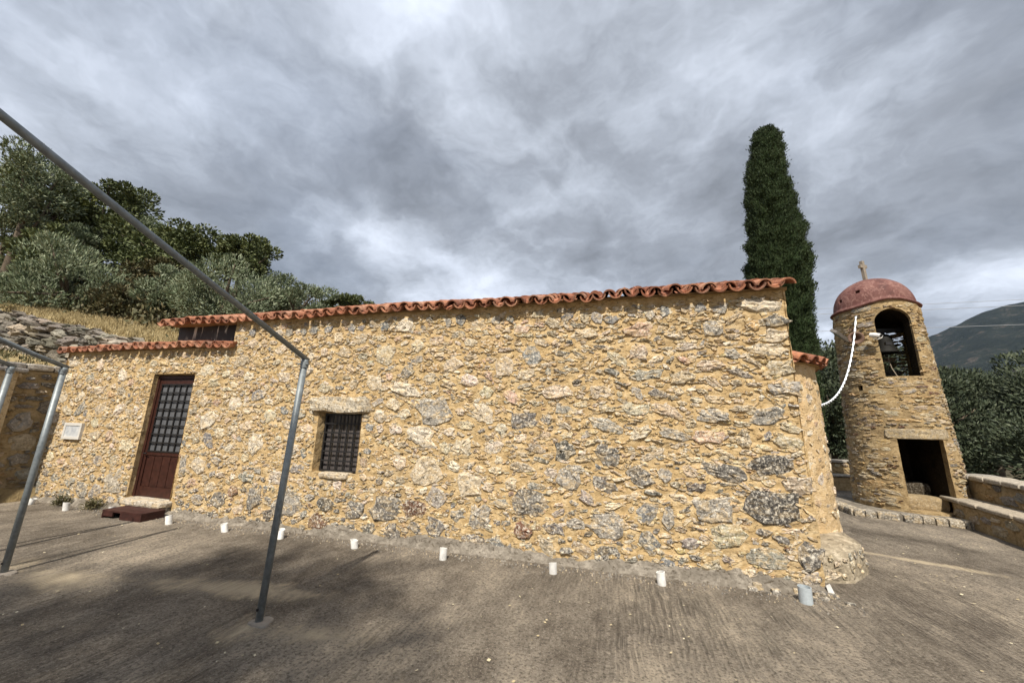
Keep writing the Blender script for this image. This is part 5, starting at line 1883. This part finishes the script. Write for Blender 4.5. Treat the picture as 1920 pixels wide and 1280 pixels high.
# ================================================================== PIPE FRAMES
def frame(x, ybase, ztop, lean, y_top, slope_pts, label, footing):
    f = thing('pergola_support', label, 'pipe frame', (x, ybase, 0), 'galvanised pipe frames in the courtyard')
    rp = 0.028
    V, F = tube([(x, ybase, -0.05), (x + lean, y_top, ztop)], rp, 16)
    centred('post', V, F, M_PIPE, f, smooth=True)
    V, F = tube([(x + lean, y_top + 0.03, ztop + 0.0)] + slope_pts, 0.0225, 16)
    centred('rafter_pipe', V, F, M_PIPE, f, smooth=True)
    V, F = tube([(x + lean, y_top, ztop - 0.075), (x + lean, y_top, ztop - 0.02)], 0.034, 16)
    centred('collar', V, F, M_PIPE, f)
    V, F = tube([(x + lean - 0.06, y_top - 0.015, ztop - 0.04), (x + lean + 0.06, y_top - 0.015, ztop - 0.04)], 0.007, 8)
    centred('bolt', V, F, M_PIPE, f)
    V, F = tube([(x + 0.0, ybase - 0.034, 0.10), (x + 0.0, ybase - 0.028, 0.10)], 0.011, 10)
    centred('bolt_hole', V, F, M_IRON, f)
    e = slope_pts[-1]
    V, F = tube([(e[0], e[1], -0.05), (e[0], e[1], e[2] - 0.03)], rp, 12)
    centred('rear_post', V, F, M_PIPE, f, smooth=True)
    if footing:
        n_ = 22
        ang = np.arange(n_) / n_ * 2 * np.pi
        rr3 = 0.085 * (1 + 0.15 * np.sin(ang * 3 + x) + RNG.normal(0, 0.05, n_))
        V = [(x + 0.03 + r * 1.15 * math.cos(a), ybase + r * math.sin(a), -0.01) for a, r in zip(ang, rr3)] + [(x + 0.03 + 0.9 * r * 1.15 * math.cos(a), ybase + 0.9 * r * math.sin(a), 0.012) for a, r in zip(ang, rr3)]
        F = [(k, (k + 1) % n_, n_ + (k + 1) % n_, n_ + k) for k in range(n_)] + [tuple(range(n_, 2 * n_))]
        centred('footing', V, F, mat_simple('pale_cement', (0.24, 0.21, 0.175), 0.95, 0.1, 0.2, 20, 0.4), f)
    return f


frame(-2.80, -2.14, 2.13, 0.045, -2.10, [(-2.79, -3.36, 2.68), (-2.80, -4.09, 2.99), (-2.80, -7.2, 4.33)], 'nearest grey steel post with its sloping pipe, in front of the window', True)
frame(-6.0, -2.19, 2.095, 0.0, -2.17, [(-6.0, -2.44, 2.205), (-6.0, -2.70, 2.315), (-6.0, -7.0, 4.15)], 'grey steel post with sloping pipe in front of the left corner', True)
frame(-6.98, -2.19, 2.12, 0.0, -2.17, [(-6.98, -2.6, 2.30), (-6.98, -7.0, 4.2)], 'steel post at the left picture edge beside the gate pillar', True)

# ================================================================== SMALL THINGS
stubs = [(0.42, -0.30, 'white pipe stub right of centre, before the broad grey boulder'), (-0.71, -0.36, 'white pipe stub in front of the middle of the right wall half'), (-2.03, -0.37, 'tallest white pipe stub at the middle of the wall foot'),
         (-3.26, -0.37, 'white pipe stub under the moss dark stones right of the window'), (-4.44, -0.37, 'white pipe stub touching the nearest steel post in view'), (-5.41, -0.38, 'white pipe stub left of the nearest steel post'),
         (-6.52, -0.37, 'white pipe stub just right of the wooden doorstep'), (-7.92, -0.30, 'greyish white pipe stub just left of the wooden doorstep'), (-8.94, -0.34, 'white pipe stub between the two weeds'), (-10.02, -0.28, 'leftmost white pipe stub beside the second steel post')]
for k, (x, y, lb) in enumerate(stubs):
    r_, hgt = 0.044, (0.125, 0.11, 0.125, 0.095, 0.11, 0.10, 0.12, 0.125, 0.12, 0.095)[k]
    n_ = 20
    V = []
    tl = RNG.normal(0, 0.012, 2)
    for (rd_, z) in ((r_, -0.03), (r_, hgt), (r_ - 0.007, hgt), (r_ - 0.007, 0.02)):
        for i in range(n_):
            a = 2 * math.pi * i / n_
            zz = z + (0.010 * math.cos(a + k) if z > 0.05 else 0)
            V.append((x + rd_ * math.cos(a) + tl[0] * zz / 0.1, y + rd_ * math.sin(a) + tl[1] * zz / 0.1, zz))
    F = [(j * n_ + i, j * n_ + (i + 1) % n_, (j + 1) * n_ + (i + 1) % n_, (j + 1) * n_ + i) for j in range(3) for i in range(n_)] + [tuple(3 * n_ + i for i in range(n_))]
    o = centred('pipe_stub', V, F, M_PVCG if k == 7 and False else M_PVC)
    tag(o, lb, 'pipe stub', 'white pipe stubs along the wall foot')
# the larger grey stub by the corner and the broken white one
x, y, n_ = 1.71, -0.29, 24
V = []
for (rd_, z) in ((0.056, -0.03), (0.056, 0.14), (0.049, 0.14), (0.049, 0.02)):
    for i in range(n_):
        a = 2 * math.pi * i / n_
        V.append((x + rd_ * math.cos(a), y + rd_ * math.sin(a), z))
F = [(j * n_ + i, j * n_ + (i + 1) % n_, (j + 1) * n_ + (i + 1) % n_, (j + 1) * n_ + i) for j in range(3) for i in range(n_)] + [tuple(3 * n_ + i for i in range(n_))]
tag(centred('drain_pipe', V, F, M_PVCG), 'grey plastic pipe stub at the right corner of the chapel', 'pipe stub')
V = [(2.01, -0.05, -0.01), (2.07, -0.05, -0.01), (2.075, -0.02, -0.01), (2.02, -0.01, -0.01), (1.985, -0.06, 0.10), (2.02, -0.06, 0.12), (2.03, -0.04, 0.10), (1.995, -0.03, 0.09)]
F = [(0, 3, 2, 1), (4, 5, 6, 7), (0, 1, 5, 4), (1, 2, 6, 5), (2, 3, 7, 6), (3, 0, 4, 7)]
tag(centred('broken_pipe', V, F, M_PVC), 'broken white plastic shard leaning at the right wall corner', 'pipe shard')

# rubble at the foot of the right corner
G = None
for k in range(14):
    x = rng.uniform(1.3, 2.1)
    y = -0.06 - rng.uniform(0, 0.16)
    s_ = rng.uniform(0.025, 0.06)
    V, F = rough_block(x - s_, x + s_ * 1.2, y - s_ * 0.7, y + s_ * 0.7, -0.02, s_ * rng.uniform(0.7, 1.4), 0.02, seed=k + 3)
    centred('footing_stone', V, F, M_STONE, chapel, np.array(random.choice([GREY, DGREY, BUFF])))

# wooden step in front of the door
stp = thing('wooden_step', 'dark red wooden box step with an open front before the door', 'step', (-7.45, -0.25, 0))
ang = R(-1.5)
def sbox(name, x0, x1, y0, y1, z0, z1):
    G = Geo().box(x0, x1, y0, y1, z0, z1)
    return G.obj(name, M_STEPW, stp)
sx0, sx1, sy0, sy1 = -7.86, -6.99, -0.46, -0.13
for k in range(3):
    a0 = sy0 + (sy1 - sy0) * k / 3
    sbox('tread_board', sx0, sx1, a0 + 0.003, a0 + (sy1 - sy0) / 3 - 0.003, 0.095, 0.12)
sbox('side_board', sx1 - 0.028, sx1 - 0.003, sy0 + 0.005, sy1 - 0.004, 0.0, 0.094)
sbox('side_board', sx0 + 0.003, sx0 + 0.028, sy0 + 0.005, sy1 - 0.004, 0.0, 0.094)
sbox('front_board', -7.45, sx1 - 0.03, sy0 + 0.006, sy0 + 0.03, 0.0, 0.094)
sbox('front_board', sx0 + 0.03, -7.62, sy0 + 0.006, sy0 + 0.03, 0.03, 0.094)

# scattered dry leaves and grit: nobody could count them
nl = 900
lx, ly = rng.uniform(-7, 5.2, nl), rng.uniform(-4.4, 4.6, nl)
ok = (ly < -0.45) | (lx > 2.9)
lx, ly = lx[ok], ly[ok]
Pd = np.stack([lx, ly, np.full(len(lx), 0.014)], 1)
th = rng.uniform(0, 6.28, len(lx))
Dv = np.stack([np.cos(th), np.sin(th), rng.normal(0, 0.12, len(lx))], 1)
n = len(lx)
Sd = np.stack([-np.sin(th), np.cos(th), rng.normal(0, 0.15, n)], 1)
l = rng.uniform(0.005, 0.018, n)[:, None]
w2 = l * rng.uniform(0.4, 0.8, n)[:, None]
Vq = np.stack([Pd - Dv * l, Pd + Sd * w2 + np.array([0, 0, 0.004]), Pd + Dv * l + np.array([0, 0, 0.003]), Pd - Sd * w2], 1).reshape(-1, 3)
lf = quad_object('fallen_leaves', Vq, mat_leaf('fallen_leaf', [(0.15, (0.32, 0.25, 0.14)), (0.5, (0.46, 0.39, 0.25)), (0.85, (0.58, 0.52, 0.38))], 0.8, 0.1))
tag(lf, 'small pale dry leaves scattered over the concrete', 'leaves', kind='stuff')
Gp = Geo()
for k in range(1300):
    x = rng.uniform(-9, 2.2)
    y = -0.16 - abs(rng.normal(0, 0.10))
    s_ = rng.uniform(0.004, 0.013)
    V = [(x - s_, y, 0), (x, y - s_, 0), (x + s_, y, 0), (x, y + s_, 0), (x + rng.normal(0, 0.3) * s_, y, s_ * 1.1 + 0.006)]
    Gp.add(V, [(0, 1, 4), (1, 2, 4), (2, 3, 4), (3, 0, 4)], np.array(random.choice([GREY, DGREY, (0.2, 0.17, 0.14), BUFF])))
gv = Gp.obj('gravel', M_STONE_DRY, cen=False)
tag(gv, 'loose grit and chips along the foot of the chapel wall', 'gravel', kind='stuff')

# overhead power lines
for k, (za, zb) in enumerate(((14.35, 15.6), (13.75, 15.0), (11.9, 13.0))):
    pts = []
    for i in range(25):
        t = i / 24
        x = 8 + 62 * t
        y = 40.0 + 4 * t
        pts.append((x, y, za + (zb - za) * t - 0.4 * 4 * t * (1 - t) * 0.5))
    V, F = tube(pts, 0.022, 5)
    o = centred('power_line', V, F, mat_simple('grey_wire', (0.30, 0.31, 0.33), 0.6) if k == 0 else bpy.data.materials['grey_wire'])
    tag(o, ('uppermost thin power line crossing in front of the mountain', 'second thin power line just under the uppermost', 'lowest thin power line in front of the mountain')[k], 'power line', 'power lines before the mountain')

print('objects', len(S.objects), 'tris', sum(len(o.data.loop_triangles) if False else sum(len(p.vertices) - 2 for p in o.data.polygons) for o in S.objects if o.type == 'MESH' and o.data.users == 1) )

# ================================================================== AIR
hz_m = bpy.data.materials.new('thin_haze')
hz_m.use_nodes = True
hz_m.node_tree.nodes.clear()
hn = NT(hz_m.node_tree)
pv_ = hn.n('ShaderNodeVolumePrincipled', ins={'Color': (0.50, 0.64, 0.86, 1), 'Density': 0.000045, 'Anisotropy': 0.2})
ho = hn.n('ShaderNodeOutputMaterial')
hn.link(pv_.outputs[0], ho.inputs['Volume'])
hzo = Geo().box(-2500, 2500, -2500, 2500, -90, 640).obj('haze', hz_m)
tag(hzo, kind='stuff')
